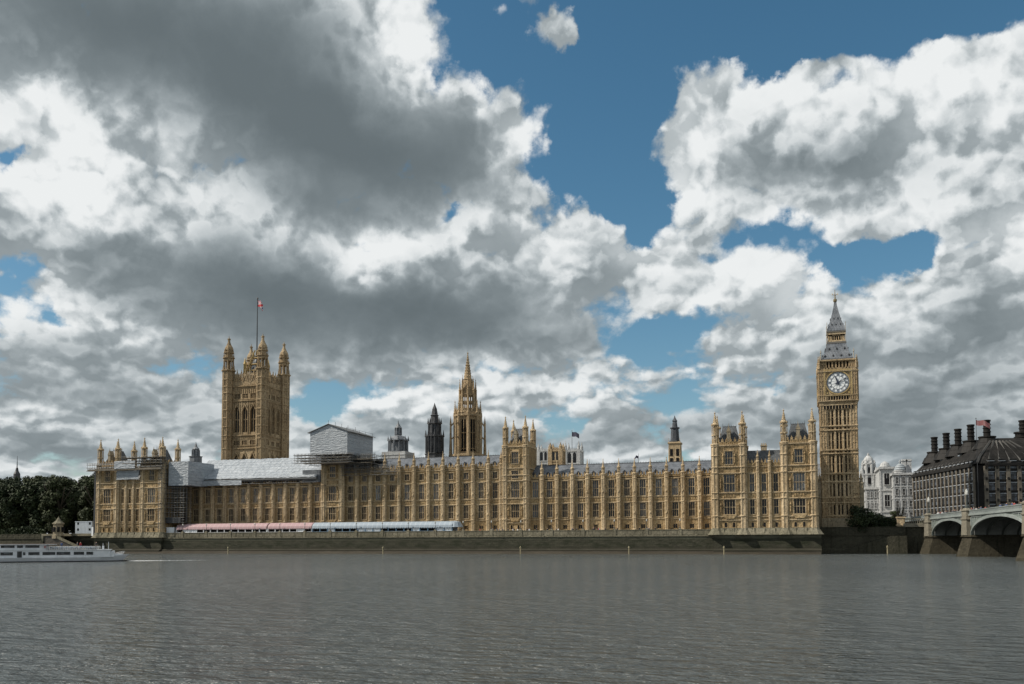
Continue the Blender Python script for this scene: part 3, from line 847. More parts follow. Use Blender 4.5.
def water_f(nt):
    p = pos(nt)
    n1 = noise(nt, vmath(nt, 'MULTIPLY', p, (0.50, 1.0, 1.0)), 0.95, 4, 0.60)
    n2 = noise(nt, vmath(nt, 'MULTIPLY', p, (0.45, 1.0, 1.0)), 0.14, 5, 0.65)
    n3 = noise(nt, vmath(nt, 'MULTIPLY', p, (1.0, 0.5, 1.0)), 0.018, 3, 0.5)
    # gusts: stretches of rougher and calmer water
    h = n1*(0.5 + n3*2.0) + n2*1.6
    c = mixc(nt, n3.step(0.35, 0.65), (0.066, 0.075, 0.074), (0.086, 0.096, 0.094))
    r = n3*0.08 + 0.10
    return c, (h, 1.0, 1.1), r


WATER = mat('silty_river_water', water_f, rough=0.15, spec=0.5)
MUD = mat('wet_mud', stone_f((0.045, 0.038, 0.027), (0.065, 0.055, 0.04), (0.03, 0.026, 0.018), 0.5, 0.4, 0.2), rough=0.5)
GRND = mat('paving', stone_f((0.22, 0.20, 0.17), (0.28, 0.26, 0.22), (0.12, 0.11, 0.09), 0.3, 0.1, 0.0), rough=0.9)
sheet("river", [(-4000, -3000), (4000, -3000), (4000, 60), (-4000, 60)], 0.0, WATER)
sheet('ground', [(8.2, 46), (8.2, -1), (-228, -1), (-228, -12), (-4000, -12), (-4000, 9000), (6000, 9000), (6000, 46)], ZT, GRND)
sheet('terrace', [(-228.5, -12), (-23.7, -12), (-23.7, -1), (-228.5, -1)], ZT+0.004, GRND)
fs = MB()
fs.prism([(-13.2, 0.9), (-14.6, 0.55), (-18.5, -0.3), (-13.2, -0.3)], 'x', -420, 8)
o = fs.build('foreshore', MUD); o['kind'] = 'structure'


def river_wall(name, label, x0, x1, y, ztop=7.8, m=RIVERWALL, piers=(), batter=.5, coping=True, cop=PLINTH):
    t = thing(name, label, 'river wall', ((x0+x1)/2, y, 0), 'river walls')
    w = MB(); w.prism([(y-batter, -1.0), (y, 5.7), (y, ZT+.0), (y+1.2, ZT+.0), (y+1.2, -1.0)], 'x', x0, x1)
    w.prism([(y-batter-.9, -1), (y-batter-.8, 1.3), (y-batter*.7, 1.7), (y-.1, 1.7), (y-.1, -1)], 'x', x0+.01, x1-.01)
    w.build('wall', m, t)
    if coping:
        c = MB(); c.box(x0, x1, y-.32, y+.7, 5.6, 5.95)
        c.box(x0, x1, y-.04, y+.5, 5.95, ztop-.2); c.box(x0, x1, y-.14, y+.6, ztop-.22, ztop)
        for x in piers: c.box(x-.55, x+.55, y-.22, y+.66, 5.95, ztop+.15); c.fr(x, y+.2, ztop+.15, .6, ztop+.45, .3, 4)
        n = int((x1-x0)/2.7)
        for i in range(n): xx = x0+(i+.5)*(x1-x0)/n; c.box(xx-.9, xx+.9, y-.10, y, 6.2, 7.3)
        c.build('coping', cop, t)
    return t


pier_x = [XX(p, 531, -12) for p in (182.5, 206, 230, 254.6, 279.5, 304.5, 330, 356, 382, 408, 435, 463, 491.3, 520.7, 551.4, 583, 614.3, 646.7, 680)]
river_wall('river_wall', 'long weed-stained granite river wall with pale parapet below the terrace', -228.7, -23.6, -12.0, piers=pier_x)
river_wall('river_wall', 'weed-stained river wall under the plinth of the north pavilion', -23.6, 8.2, -13.0, coping=False)
river_wall('river_wall', 'weed-stained river wall under the plinth of the south pavilion', -260, -228.7, -13.0, coping=False)
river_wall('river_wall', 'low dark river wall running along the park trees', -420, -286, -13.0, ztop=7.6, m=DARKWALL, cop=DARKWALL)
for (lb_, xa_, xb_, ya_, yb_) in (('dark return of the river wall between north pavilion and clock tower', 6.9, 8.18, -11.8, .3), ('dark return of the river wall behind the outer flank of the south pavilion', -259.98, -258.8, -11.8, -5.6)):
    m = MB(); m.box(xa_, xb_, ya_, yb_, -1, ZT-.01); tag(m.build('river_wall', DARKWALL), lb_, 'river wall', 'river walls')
rw = thing('river_wall', 'recessed river wall between the small stone kiosk and the south pavilion', 'river wall', (-272, -8, 0), 'river walls')
w = MB(); w.box(-286, -260, -7, -5.5, -1, ZT); w.box(-286, -285, -13, -7, -1, ZT); w.build('wall', RIVERWALL, rw)
c = MB(); c.box(-286, -260, -7.2, -6.4, ZT, 7.8); c.build('coping', PLINTH, rw)
w = MB(); w.prism([(-281, 6.9), (-263, 0.2), (-286, 0.2), (-286, 6.9)], 'y', -12.6, -7.0)
tag(w.build('ramp', MUD), 'sloping stone ramp going down to the water beside the kiosk', 'ramp')
w = MB(); w.prism([(-281, 6.9), (-263, 0.2), (-263, 1.3), (-280.6, 7.7), (-286, 7.7), (-286, 6.9)], 'y', -13.0, -12.6)
tag(w.build('ramp_wall', PLINTH), 'pale sloping parapet along the ramp beside the kiosk', 'parapet')
river_wall('river_wall', 'dark river wall at the foot of the clock tower', 8.2, 33.0, 0.0, ztop=8.3, m=DARKWALL, cop=DARKWALL, batter=.3)
sw = MB()
for i in range(24): sw.box(11+i*.75, 33, -4.0, -.6, -.3+i*.24, -.05+i*.24+.01)
tag(sw.build('river_stairs', DARKWALL), 'long dark stone stair climbing the river wall between clock tower and bridge', 'stairs')

# mooring posts standing in the shallows
for i, (px, py) in enumerate([(228, 551), (383, 551), (520.5, 551), (629, 551), (724, 551), (887.5, 551)]):
    Y = -19 if px < 800 else -6
    x = XX(px, py, Y); mb = MB(); mb.fr(x, Y, -.5, .22, 1.9, .18, 8); mb.fr(x, Y, 1.9, .3, 2.3, .3, 8); mb.fr(x, Y, 2.3, .22, 2.7, 0, 8)
    where = ['below the first pink marquee', 'below the pale marquee', 'below the square four-spired tower', 'below the middle of the north range', 'below the north pavilion', 'near the bridge abutment'][i]
    tag(mb.build('mooring_post', mat('weathered_post', None, (0.26, 0.225, 0.14), 0.8)), 'pale mooring post in the river ' + where, 'post', 'mooring posts')

# terrace lamp standards
def lamp_std():
    t = thing('lamp_standard', 'x', 'lamp', (0, 0, 0), 'lamp standards on the terrace wall')
    m = MB(); m.lathe(0, 0, [(0, .25), (.3, .22), (.5, .09), (2.1, .06), (2.2, .16)]); m.build('post', IRON, t)
    g = MB(); g.lathe(0, 0, [(2.2, .12), (2.4, .24), (2.7, .24), (2.9, .08), (3.1, .02)]); g.build('lantern', mat('lamp_glass', None, (0.45, 0.45, 0.42), 0.3), t)
    return t


L0 = lamp_std()
for i, x in enumerate(pier_x):
    if i < 5: lb = 'black lamp standard on the river wall, %s from the scaffolded pavilion' % ['first', 'second', 'third', 'fourth', 'fifth'][i]
    elif i < 12: lb = 'black lamp standard before the marquees, %s from the pale tent end' % ['seventh', 'sixth', 'fifth', 'fourth', 'third', 'second', 'first'][i-5]
    else: lb = 'black lamp standard on open terrace wall, %s from north pavilion' % ['seventh', 'sixth', 'fifth', 'fourth', 'third', 'second', 'first'][i-12]
    loc = (x, -11.8, 8.2)
    if i == 0: L0.location = loc; L0['label'] = lb
    else: dup(L0, loc, lb)

# ------------------------------------------------------------------ marquees on the terrace
def marquee(label, xa, xb, m, y0=-11.0, y1=-5.4, dome=False, pieces=6, blue=False):
    t = thing('marquee', label, 'marquee', ((xa+xb)/2, (y0+y1)/2, ZT), 'marquees on the terrace')
    r = MB(); out = [(y0, 9.15), (y0+.15, 9.9), (y0+.9, 10.7), (y0+2.0, 11.15), (y1, 11.25)]
    r.prism(out + [(y1, 11.05), (y0+2.05, 10.95), (y0+1.0, 10.5), (y0+.3, 9.8), (y0+.15, 9.15)], 'x', xa, xb)
    r.prism(out + [(y1, 9.15)], 'x', xb-.15, xb)
    if dome: r.fr((xb), (y0+y1)/2, 9.15, 2.9, 10.9, 2.0, 12); r.fr(xb, (y0+y1)/2, 10.9, 2.0, 11.3, 0, 12)
    ro = r.build('canopy', m, t)
    v = MB()
    n = int((xb-xa)/.9)
    for i in range(n): xx = xa+(i+.5)*(xb-xa)/n; v.prism([(xx-.44, 9.2), (xx+.44, 9.2), (xx+.2, 8.85), (xx-.2, 8.85)], 'y', y0-.05, y0)
    v.build('valance', m, ro)
    p = MB(); n = int((xb-xa)/2.9)
    for i in range(n+1): xx = xa+.1+(xb-xa-.2)*i/n; p.box(xx-.12, xx+.12, y0+.1, y0+.35, ZT, 9.2)
    p.box(xa, xb, y0+.15, y0+.3, 8.9, 9.1); p.box(xa, xb, y0+.15, y0+.3, ZT, 7.9); p.build('frame', WHITE if not blue else BLUEP, t)
    w = MB(); rnd = random.Random(int(-xa*10))
    for i in range(n):
        a = xa+(xb-xa)*i/n; b = xa+(xb-xa)*(i+1)/n
        if rnd.random() < (.22 if not blue else .5): w.box(a+.15, b-.15, y0+.32, y0+.42, 7.9, 8.9)
    w.box(xa, xb, y1-.2, y1, ZT, 9.2)
    w.build('side_panel', WHITE, t)
    k = MB(); k.box(xa+.3, xb-.3, y0+1.2, y0+1.4, ZT, 8.9); k.build('interior', DARK, t)


m0x = [XX(p, 528, -11) for p in (176, 267.5, 312, 457)]
marquee('long pink striped marquee nearest the scaffolded south pavilion', m0x[0], m0x[1]-.4, PINK)
marquee('shorter pink striped marquee joined to the pale grey marquee', m0x[1], m0x[2]-.2, PINK)
marquee('long pale grey-white marquee with blue framed windows and rounded end', m0x[2], m0x[3]-1.8, WHITE_T, dome=True, blue=True)

# ------------------------------------------------------------------ scaffolding and sheeting
def scaffold(mb, x0, x1, y0, y1, z0, z1, sx_=2.2, sz=2.0):
    nx_ = max(1, round((x1-x0)/sx_)); nz = max(1, round((z1-z0)/sz))
    for y in (y0, y1):
        for i in range(nx_+1): x = x0+(x1-x0)*i/nx_; mb.bar((x, y, z0), (x, y, z1+.6), .07)
        for k in range(nz+1): z = z0+(z1-z0)*k/nz; mb.bar((x0-.6, y, z), (x1+.6, y, z), .06); mb.bar((x0-.6, y, min(z+1.0, z1+.5)), (x1+.6, y, min(z+1.0, z1+.5)), .045)
    for i in range(nx_+1):
        x = x0+(x1-x0)*i/nx_
        for k in range(nz+1): z = z0+(z1-z0)*k/nz; mb.bar((x, y0-.3, z), (x, y1+.3, z), .05)
    for i in range(nx_):
        xa = x0+(x1-x0)*i/nx_; xb = x0+(x1-x0)*(i+1)/nx_
        for k in range(nz):
            if (i+k) % 3 == 0: mb.bar((xa, y0, z0+(z1-z0)*k/nz), (xb, y0, z0+(z1-z0)*(k+1)/nz), .05)


def scaffold_thing(label, blocks, boards, sheets=()):
    x, y, z = blocks[0][0], blocks[0][2], blocks[0][4]
    t = thing('scaffolding', label, 'scaffolding', (x, y, z), 'scaffolds on the palace')
    m = MB()
    for b in blocks: scaffold(m, *b)
    m.build('poles', POLE, t)
    m = MB()
    for b in boards: m.box(*b)
    m.build('boards', BOARD, t)
    if sheets:
        m = MB()
        for b in sheets: m.box(*b)
        m.build('sheeting', SHEET, t)
    return t


# around the parapet of the south pavilion and down its inner return
scaffold_thing('scaffold walkway around the parapet of the south pavilion', [(-262, -228, -15.2, -13.9, 32.0, 34.4, 2.2, 1.2), (-245.5, -228.0, -15.4, -11.8, 34.4, 36.6, 1.6, 1.1)],
               [(-262.5, -227.8, -15.3, -13.8, 31.9, 32.1), (-245.5, -228, -15.5, -12, 34.3, 34.5), (-245.5, -228, -15.5, -11.6, 36.5, 36.7)] +
               [(-262, -228, -15.3, -15.25, 32.1, 32.6)], [(-249.2, -239.6, -15.45, -15.4, 32.5, 35.4), (-249.2, -238.9, -14.1, -14.0, 28.4, 31.8)])
scaffold_thing('dense dark scaffold tower filling the corner between south pavilion and south range', [(-228.2, -220.5, -11.5, -9.6, 11.7, 34.0, 1.3, 1.9), (-228.2, -222, -7.5, -5.0, 11.7, 30.0, 1.5, 1.9), (-229.4, -228.4, -14.3, -12, 9.6, 36, 1.0, 1.9)],
               [(-228.2, -220.5, -11.5, -9.6, 11.7+1.9*k, 11.82+1.9*k) for k in range(12)] + [(-228.2, -222, -7.5, -5.0, 11.7+1.9*k, 11.82+1.9*k) for k in range(9)])
m = MB(); m.box(-228.2, -221.4, -11.7, -9.4, 11.5, 13.6); tag(m.build('hoarding', IRON), 'black hoarding at the foot of the dense scaffold tower', 'hoarding')
m = MB(); m.box(-228.3, -224.9, -10.9, -8, ZT, 9.8); m.box(-228.5, -224.8, -11.0, -7.9, 9.8, 9.92); tag(m.build('site_cabin', WHITE), 'small white site cabin between the south pavilion and the pink marquee', 'cabin')
m = MB(); m.box(-261.0, -260.2, -12.6, -8, ZT, 33.0); tag(m.build('scaffold_netting', IRON), 'tall dark netting covering the outer flank of the south pavilion', 'netting')
# sheeted upright wall above the corner
m = MB(); a = at(168.5, 485, -12.0); b_ = at(188, 485, -12.0)
m.box(a.x, b_.x, -12.0, 4, Z(178, 485.5, -12), Z(178, 461.5, -12)); tag(m.build('sheeted_enclosure', SHEET), 'white sheeted box over the corner beside the south pavilion', 'scaffold sheeting', 'white sheeted enclosures')
# temporary roof over the south range: one long sloping sheeted roof with a slight fall to one side
tr = thing('temporary_roof', 'long sloping white sheeted temporary roof over the south range', 'temporary roof', (-200, 4, 28), 'white sheeted enclosures')
m = MB()
YA, YB = -2.6, 12.0
pa, pb, pc, pd = at(186, 479.6, YA), at(316, 476.5, YA), at(314, 457.0, YB), at(200, 460.5, YB)
xl, xr = pa.x, pb.x
zl0, zr0 = pa.z, pb.z; zl1, zr1 = Z(200, 460.5, YB), pc.z
# wrinkled sheet as a fine grid so that the laps catch light
NX, NY = 90, 14; base = len(m.v); rr = random.Random(3)
for j in range(NY+1):
    for i in range(NX+1):
        u, v = i/NX, j/NY; za = zl0+(zr0-zl0)*u; zb = zl1+(zr1-zl1)*u
        z = za+(zb-za)*v + (.14 if (j % 2) else -.10) + rr.uniform(-.13, .13)
        m.v.append((xl+(xr-xl)*u, YA+(YB-YA)*v, z))
for j in range(NY):
    for i in range(NX): k = base+j*(NX+1)+i; m.f.append((k, k+1, k+NX+2, k+NX+1))
m.build('sheeted_slope', SHEET, tr)
m = MB(); m.box(xl, xr, YA+.1, YA+.5, zl0-.9, zl0-.35); scaffold(m, xl, xr, YA+.4, YA+1.6, zl0-2.2, zl0-.4, 2.4, 1.2); m.build('edge_beam', POLE, tr)
m = MB(); xs_ = XX(241.5, 482, -3.2); m.box(xl, xs_, -3.3, -3.2, Z(215, 485.6, -3.2), Z(215, 480.6, -3.2)); m.build('hanging_sheet', SHEET, tr)
m = MB(); m.prism([(YA+.6, zl0-.2), (YB, zl1-.3), (YB+12, zl0-.2)], 'x', xl+.3, xr-.3); m.build('inner_structure', POLE, tr)
m = MB(); m.box(xl+.2, xr-.2, 1.0, 1.2, 24.8, zl0-.3); m.build('netting', IRON, tr)  # dark sheet added to darken the bright gap between parapet and temporary roof
m = MB(); m.box(XX(303, 478, -1), XX(321, 478, -1), -1.4, 2, Z(312, 482, -1), Z(312, 470, -1)); m.build('return_sheet', IRON_G, tr)
for px in (243, 257, 271, 286, 300):   # row of small gabled dormers showing under the sheeting edge
    pass
# big gabled box on its scaffold platform
bx0, bx1 = XX(310.2, 440, -5), XX(347.3, 440, -5)
be = thing('sheeted_enclosure', 'big gabled white sheeted box standing on a scaffold platform over the range', 'scaffold sheeting', ((bx0+bx1)/2, 4, 36), 'white sheeted enclosures')
m = MB(); zb_, ze, zp = Z(330, 454.5, -5), Z(330, 431.5, -5), Z(330, 424.6, -5); bxc = bx0+(bx1-bx0)*.50
m.prism([(bx0, zb_), (bx1, zb_), (bx1, ze), (bxc, zp), (bx0, ze)], 'y', -5, 16); m.build('sheeting', SHEET, be)
m = MB()
for (u, v) in (((bx0-.9, ze-.35), (bxc, zp+.15)), ((bxc, zp+.15), (bx1+.9, ze-.35))):
    for k in range(2):
        m.prism([u, v, (v[0], v[1]+.2), (u[0], u[1]+.2)], 'y', -5.5, 16.5)
        break
for yy in (-5.2, 0, 5, 10, 16.2): m.bar((bxc, yy, zp), (bxc, yy, zp+1.6), .07); m.bar((bx1-.2, yy, ze), (bx1-.2, yy, ze+1.3), .07)
m.bar((bx1-.2, -5.2, ze+1.2), (bx1-.2, 16, ze+1.2), .05); m.build('roof_edge', POLE, be)
m = MB(); scaffold(m, bx0-5.5, bx1+2, -6.6, -4.6, zb_-3.0, zb_-.1, 1.5, .95); scaffold(m, bx0-1, bx1+10, -3, 6, zb_-3.6, zb_-.3, 1.8, 1.1); m.build('scaffold_platform', POLE, be)
m = MB()
for k, dz in enumerate((0.1, 1.2, 2.3, 3.2)): m.box(bx0-6+k*1.4, bx1+2-k*.3, -6.6, -4.4, zb_-dz-.16, zb_-dz)
m.box(bx0+3, bx1+9, -4.2, 8, zb_-2.1, zb_-1.9); m.box(bx0+3, bx1+8.6, -4, 8, zb_-3.3, zb_-3.15); m.build('boards', BOARD, be)
# scaffold around the parapet of the central range next to the box
scaffold_thing('scaffolding around the first bays of the central range beside the sheeted box', [(cxs[0]+.6, cxs[4]-.8, -2.6, -1.4, 28.6, 31.6, 2.7, 1.4), (cxs[0]+.5, cxs[2], -2.9, -1.3, 31.4, 35.6, 1.8, 1.3)],
               [(cxs[0]+.6, cxs[4]-.8, -2.6, -1.4, 28.5, 28.66), (cxs[0]+.6, cxs[3], -2.6, -1.4, 30.6, 30.75), (cxs[0]+.6, cxs[2], -2.9, -1.3, 33.0, 33.15)])

# ------------------------------------------------------------------ flags
def flag_mat(name, a, b_, c_):
    def f(nt):
        tcn = nt.nodes.new('ShaderNodeTexCoord'); g = X(nt, tcn.outputs['Generated']); x, y, z = sep(nt, g)
        u = (x-0.5)*2.0; v = (z-0.5)*2.0
        au, av = u.abs(), v.abs()
        diag = (au-av).abs()
        col = mixc(nt, diag.step(0.30, 0.26), a, b_)
        col = mixc(nt, diag.step(0.12, 0.09), col, c_)
        mn = (au*1.6).min(av)
        col = mixc(nt, mn.step(0.36, 0.32), col, b_)
        col = mixc(nt, mn.step(0.22, 0.19), col, c_)
        return col, None, None
    return mat(name, f, rough=0.8)


UNION = flag_mat('union_flag', (0.03, 0.05, 0.20), (0.6, 0.6, 0.6), (0.50, 0.05, 0.06))
REDF = mat('red_flag', canopy_f((0.28, 0.11, 0.11), (0.34, 0.22, 0.22)), rough=0.8)


def flagpole(label, x, y, z0, z1, fw_, fh, m, droop=.5, dirx=1, r=.22):
    t = thing('flagpole', label, 'flagpole', (x, y, z0), 'flagpoles')
    p = MB(); p.fr(x, y, z0, r, z1, r*.5, 8); p.fr(x, y, z1, r*1.6, z1+r*2.2, r*.6, 8); p.build('pole', IRON, t)
    f = MB(); NXF, NYF = 14, 8; b = 0
    for th in (0, .05):
        for j in range(NYF+1):
            for i in range(NXF+1):
                u, v = i/NXF, j/NYF
                f.v.append((x+dirx*(r*.5+fw_*u*(1-.25*droop*u)), y+th+.35*math.sin(u*7+v*1.2)*u, z1-.5-fh*(1-v)-fw_*droop*u*u*.8-.15*math.sin(u*9)))
    n1_ = (NXF+1)*(NYF+1)
    for j in range(NYF):
        for i in range(NXF):
            k = j*(NXF+1)+i; f.f.append((k, k+1, k+NXF+2, k+NXF+1)); f.f.append((n1_+k, n1_+k+NXF+1, n1_+k+NXF+2, n1_+k+1))
    f.build('flag', m, t, smooth=True)
    return t


# ------------------------------------------------------------------ Victoria Tower
def victoria():
    Y0 = 84.0; q = lambda py: Z(262, py, Y0)
    xa, xb = XX(227.6, 420, Y0), XX(261.6, 420, Y0); dep = xb-xa+.6; ya, yb = Y0, Y0+dep
    t = thing('stone_tower', 'huge square stone tower flying a flag, with four tall corner turrets', 'tower', ((xa+xb)/2, Y0+dep/2, ZT), 'palace towers behind the river front')
    zs = dict(cor=q(385.3), par=q(372.5), w1a=q(397.2), w1b=q(392.6), s1=q(400), wa=q(431.3), wb=q(405.5), s2=q(434.8), w2a=q(444), w2b=q(439.6), s3=q(448), w3b=q(453.6))
    w, dec, cor = MB(), MB(), MB()
    # build the river face in local coordinates and wrap it round all four sides
    Wd = xb-xa; faces = []
    big = [(-4.6, 2.9), (0, 2.9), (4.6, 2.9)]
    ops = []
    for cx, ww in big:
        ops += [(cx, ww, zs['wa'], zs['wb']), (cx, 3.2, zs['w1a'], zs['w1b']), (cx, 3.2, zs['w2a'], zs['w2b']), (cx, 2.8, 30, zs['w3b'])]
    def build_face(w, dec, cor):
        wall_with_openings(w, -Wd/2, Wd/2, 0, 1.3, ZT, zs['cor']+.7, ops)
        for cx, ww in big:
            for (za, zb, w2) in ((zs['wa'], zs['wb'], ww), (30, zs['w3b'], 2.8)):
                dec.prism([(cx-w2/2, zb), (cx-w2/2, zb-2.0), (cx-w2*.30, zb-.8), (cx, zb)], 'y', .25, .9); dec.prism([(cx+w2/2, zb), (cx, zb), (cx+w2*.30, zb-.8), (cx+w2/2, zb-2.0)], 'y', .25, .9)
                dec.box(cx-.12, cx+.12, .4, .9, za, zb-1.0); dec.box(cx-w2/2, cx+w2/2, .5, .8, (za+zb)/2-.2, (za+zb)/2+.2)
                # ogee gable hood over the arch
                dec.prism([(cx-w2*.62, zb-2.2), (cx-w2*.5, zb-2.2), (cx, zb+.9), (cx, zb+2.0)], 'y', -.35, 0); dec.prism([(cx+w2*.62, zb-2.2), (cx, zb+2.0), (cx, zb+.9), (cx+w2*.5, zb-2.2)], 'y', -.35, 0)
            for s in (-1, 1): dec.box(cx+s*(ww/2+.3)-.16, cx+s*(ww/2+.3)+.16, -.3, 0, zs['s2'], zs['s1'])
            for k in (-1, 0, 1):
                for z1_, z2_ in (('w1a', 'w1b'), ('w2a', 'w2b')): dec.box(cx+k*.8-.12, cx+k*.8+.12, .2, .6, zs[z1_], zs[z2_])
        ribs_panel(dec, -Wd/2+2.8, Wd/2-2.8, 0, zs['w1b']+.3, zs['cor']-.6, 12, .2, .14); ribs_panel(dec, -Wd/2+2.8, Wd/2-2.8, 0, zs['s3']+.5, zs['w2a']-.2, 12, .2, .14)
        carved_band(dec, -Wd/2+2.8, Wd/2-2.8, 0, zs['s1']-2.6, zs['s1']-.5, 1.1); carved_band(dec, -Wd/2+2.8, Wd/2-2.8, 0, zs['w2b']+.5, zs['s2']-.5, 1.1)
        for s in (-1, 1):
            ribs_panel(dec, *sorted((s*6.2, s*7.0)), 0, zs['wa'], zs['wb']+1, 1, .2, .14, 3)
            for zz in (zs['wa']+2, zs['wa']+7): niche(dec, s*6.6, 0, zz, 2.4)
        for k in ('cor', 's1', 's2', 's3'): string(cor, -Wd/2, Wd/2, 0, zs[k], .6, .7)
        string(cor, -Wd/2, Wd/2, 0, zs['w1a']-.6, .35, .4); string(cor, -Wd/2, Wd/2, 0, zs['w2a']-.6, .35, .4)
        # great pierced parapet with gablets
        za, zb = zs['cor']+.6, zs['par']
        n = 3; s_ = (Wd-5)/n
        dec.box(-Wd/2+2.5, Wd/2-2.5, 0, .5, za, za+2.2); dec.box(-Wd/2+2.5, Wd/2-2.5, .05, .4, zb-.7, zb-.3)
        for i in range(19): x = -Wd/2+2.5+(Wd-5)*i/18; dec.box(x-.17, x+.17, 0, .5, za+2, zb+(1.0 if i % 3 == 0 else 0)); dec.fr(x, .25, zb+(1.0 if i % 3 == 0 else 0), .24, zb+(2.6 if i % 3 == 0 else .9), 0, 4)
        for i in range(n):
            cx = -Wd/2+2.5+(i+.5)*s_
            dec.prism([(cx-1.7, za+1.8), (cx-1.3, za+1.8), (cx, za+5.0), (cx+1.3, za+1.8), (cx+1.7, za+1.8), (cx, za+6.2)], 'y', -.2, .3)
            dec.fr(cx, 0, za+6, .3, zb+2.6, 0, 4)
    cx_, cy_ = (xa+xb)/2, Y0+dep/2
    for k in range(4):
        fw_, fd, fc = MB(), MB(), MB(); build_face(fw_, fd, fc)
        ca, sa = math.cos(k*PI/2), math.sin(k*PI/2)
        for src, dst in ((fw_, w), (fd, dec), (fc, cor)):
            b = len(dst.v)
            for (x, y, z) in src.v:
                yy = y-Wd/2; dst.v.append((cx_+x*ca-yy*sa, cy_+x*sa+yy*ca, z))
            dst.f += [tuple(b+i for i in f) for f in src.f]
    wall_build(t, (w, STONE_T), (dec, STONE_T), (cor, STONE_T))
    dk = MB(); dk.box(cx_-Wd/2+1.2, cx_+Wd/2-1.2, cy_-Wd/2+1.2, cy_+Wd/2-1.2, ZT, zs['cor']+.2); dk.build('interior', mat('dark_brown_glass', glass_f((0.02, 0.018, 0.016), (0.05, 0.042, 0.035)), rough=.4), t)  # dark brown glass block closing the window openings from behind
    # openwork parapet stands against the sky, behind it the iron roof and flag stage
    for (x, y) in ((cx_-Wd/2, cy_-Wd/2), (cx_+Wd/2, cy_-Wd/2), (cx_+Wd/2, cy_+Wd/2), (cx_-Wd/2, cy_+Wd/2)):
        m = MB(); R_ = 2.75; zc = zs['cor']
        ztp = zc+(q(333.1)-q(385.3))
        m.fr(x, y, ZT, R_, q(369), R_)
        for k in range(8):
            a = PI/8+k*PI/4; X_, Y_ = x+R_*math.cos(a), y+R_*math.sin(a); m.box(X_-.24, X_+.24, Y_-.24, Y_+.24, ZT, q(369))
            a2 = k*PI/4; X_, Y_ = x+R_*.94*math.cos(a2), y+R_*.94*math.sin(a2); m.box(X_-.12, X_+.12, Y_-.12, Y_+.12, ZT, q(369))
        for zz in (zs['s3'], zs['w2b']+.4, zs['s2'], q(426), q(417), q(409), zs['s1'], zs['w1b']+.4, zc, q(378)): m.lathe(x, y, [(zz-.35, R_), (zz-.1, R_*1.13), (zz+.3, R_*1.13), (zz+.5, R_)])
        # open lantern: eight posts and a core column
        zA, zB = q(369), q(356.0)
        m.lathe(x, y, [(zA-.3, R_), (zA, R_*1.3), (zA+.5, R_*1.3), (zA+.6, R_*.9)]); m.fr(x, y, zA, .9, zB, .9)
        for k in range(8):
            a = PI/8+k*PI/4; m.bar((x+R_*.85*math.cos(a), y+R_*.85*math.sin(a), zA), (x+R_*.85*math.cos(a), y+R_*.85*math.sin(a), zB), .34); m.fr(x+R_*1.0*math.cos(a), y+R_*1.0*math.sin(a), zA+.5, .3, zA+3.6, 0, 4)
        m.lathe(x, y, [(zB-1.4, R_*.92), (zB-.2, R_*.92), (zB, R_*1.1), (zB+.4, R_*1.1), (zB+.5, R_*.7), (zB+2.5, R_*.68), (zB+2.6, R_*.95), (zB+3.0, R_*.95), (zB+3.2, R_*.62), (zB+4.2, R_*.78), (zB+5.4, R_*.72), (zB+6.8, R_*.42), (zB+8.2, R_*.24), (zB+9.4, R_*.2), (zB+9.5, R_*.3), (zB+10, R_*.3), (zB+10.1, R_*.1), (ztp, .04)])
        for k in range(8): a = PI/8+k*PI/4; m.fr(x+R_*.9*math.cos(a), y+R_*.9*math.sin(a), zB+.3, .26, zB+3.2, 0, 4); m.fr(x+R_*.8*math.cos(a), y+R_*.8*math.sin(a), zB+3.0, .22, zB+5.0, 0, 4)
        m.build('turret', STONE_T, t)
    r = MB(); zr = zs['cor']; r.fr(cx_, cy_, zr, Wd*.62, zr+6.5, Wd*.28, 4, PI/4); r.fr(cx_, cy_, zr+6.5, Wd*.17, zr+14, Wd*.10, 8); r.fr(cx_, cy_, zr+14, Wd*.10, zr+17, .7, 8)
    r.build('roof', ROOF_D, t)
    g = MB()
    for k in range(4):
        a = PI/4+k*PI/2; r_ = Wd*.30
        g.bar((cx_+r_*math.cos(a), cy_+r_*math.sin(a), zr+6), (cx_+1.0*math.cos(a), cy_+1.0*math.sin(a), zr+20), .4)
        g.fr(cx_+r_*math.cos(a), cy_+r_*math.sin(a), zr+5, .9, zr+12, .7, 8); g.fr(cx_+r_*math.cos(a), cy_+r_*math.sin(a), zr+12, .9, zr+16, 0, 8)
        for j in range(4): rr_ = r_*(1-.22*j)-.2; a2 = a+PI/2; g.bar((cx_+rr_*math.cos(a), cy_+rr_*math.sin(a), zr+6+3.3*j), (cx_+rr_*math.cos(a2), cy_+rr_*math.sin(a2), zr+6+3.3*j), .28)
    g.build('flag_stage', mat('gilded_iron', None, (0.40, 0.28, 0.10), .5, .3), t)
    flagpole('very tall flagpole with a union flag on top of the huge square stone tower', cx_, cy_, zr+17, Z(257, 299, cy_), 3.6, 3.4, UNION, .9, 1, .34)


victoria()


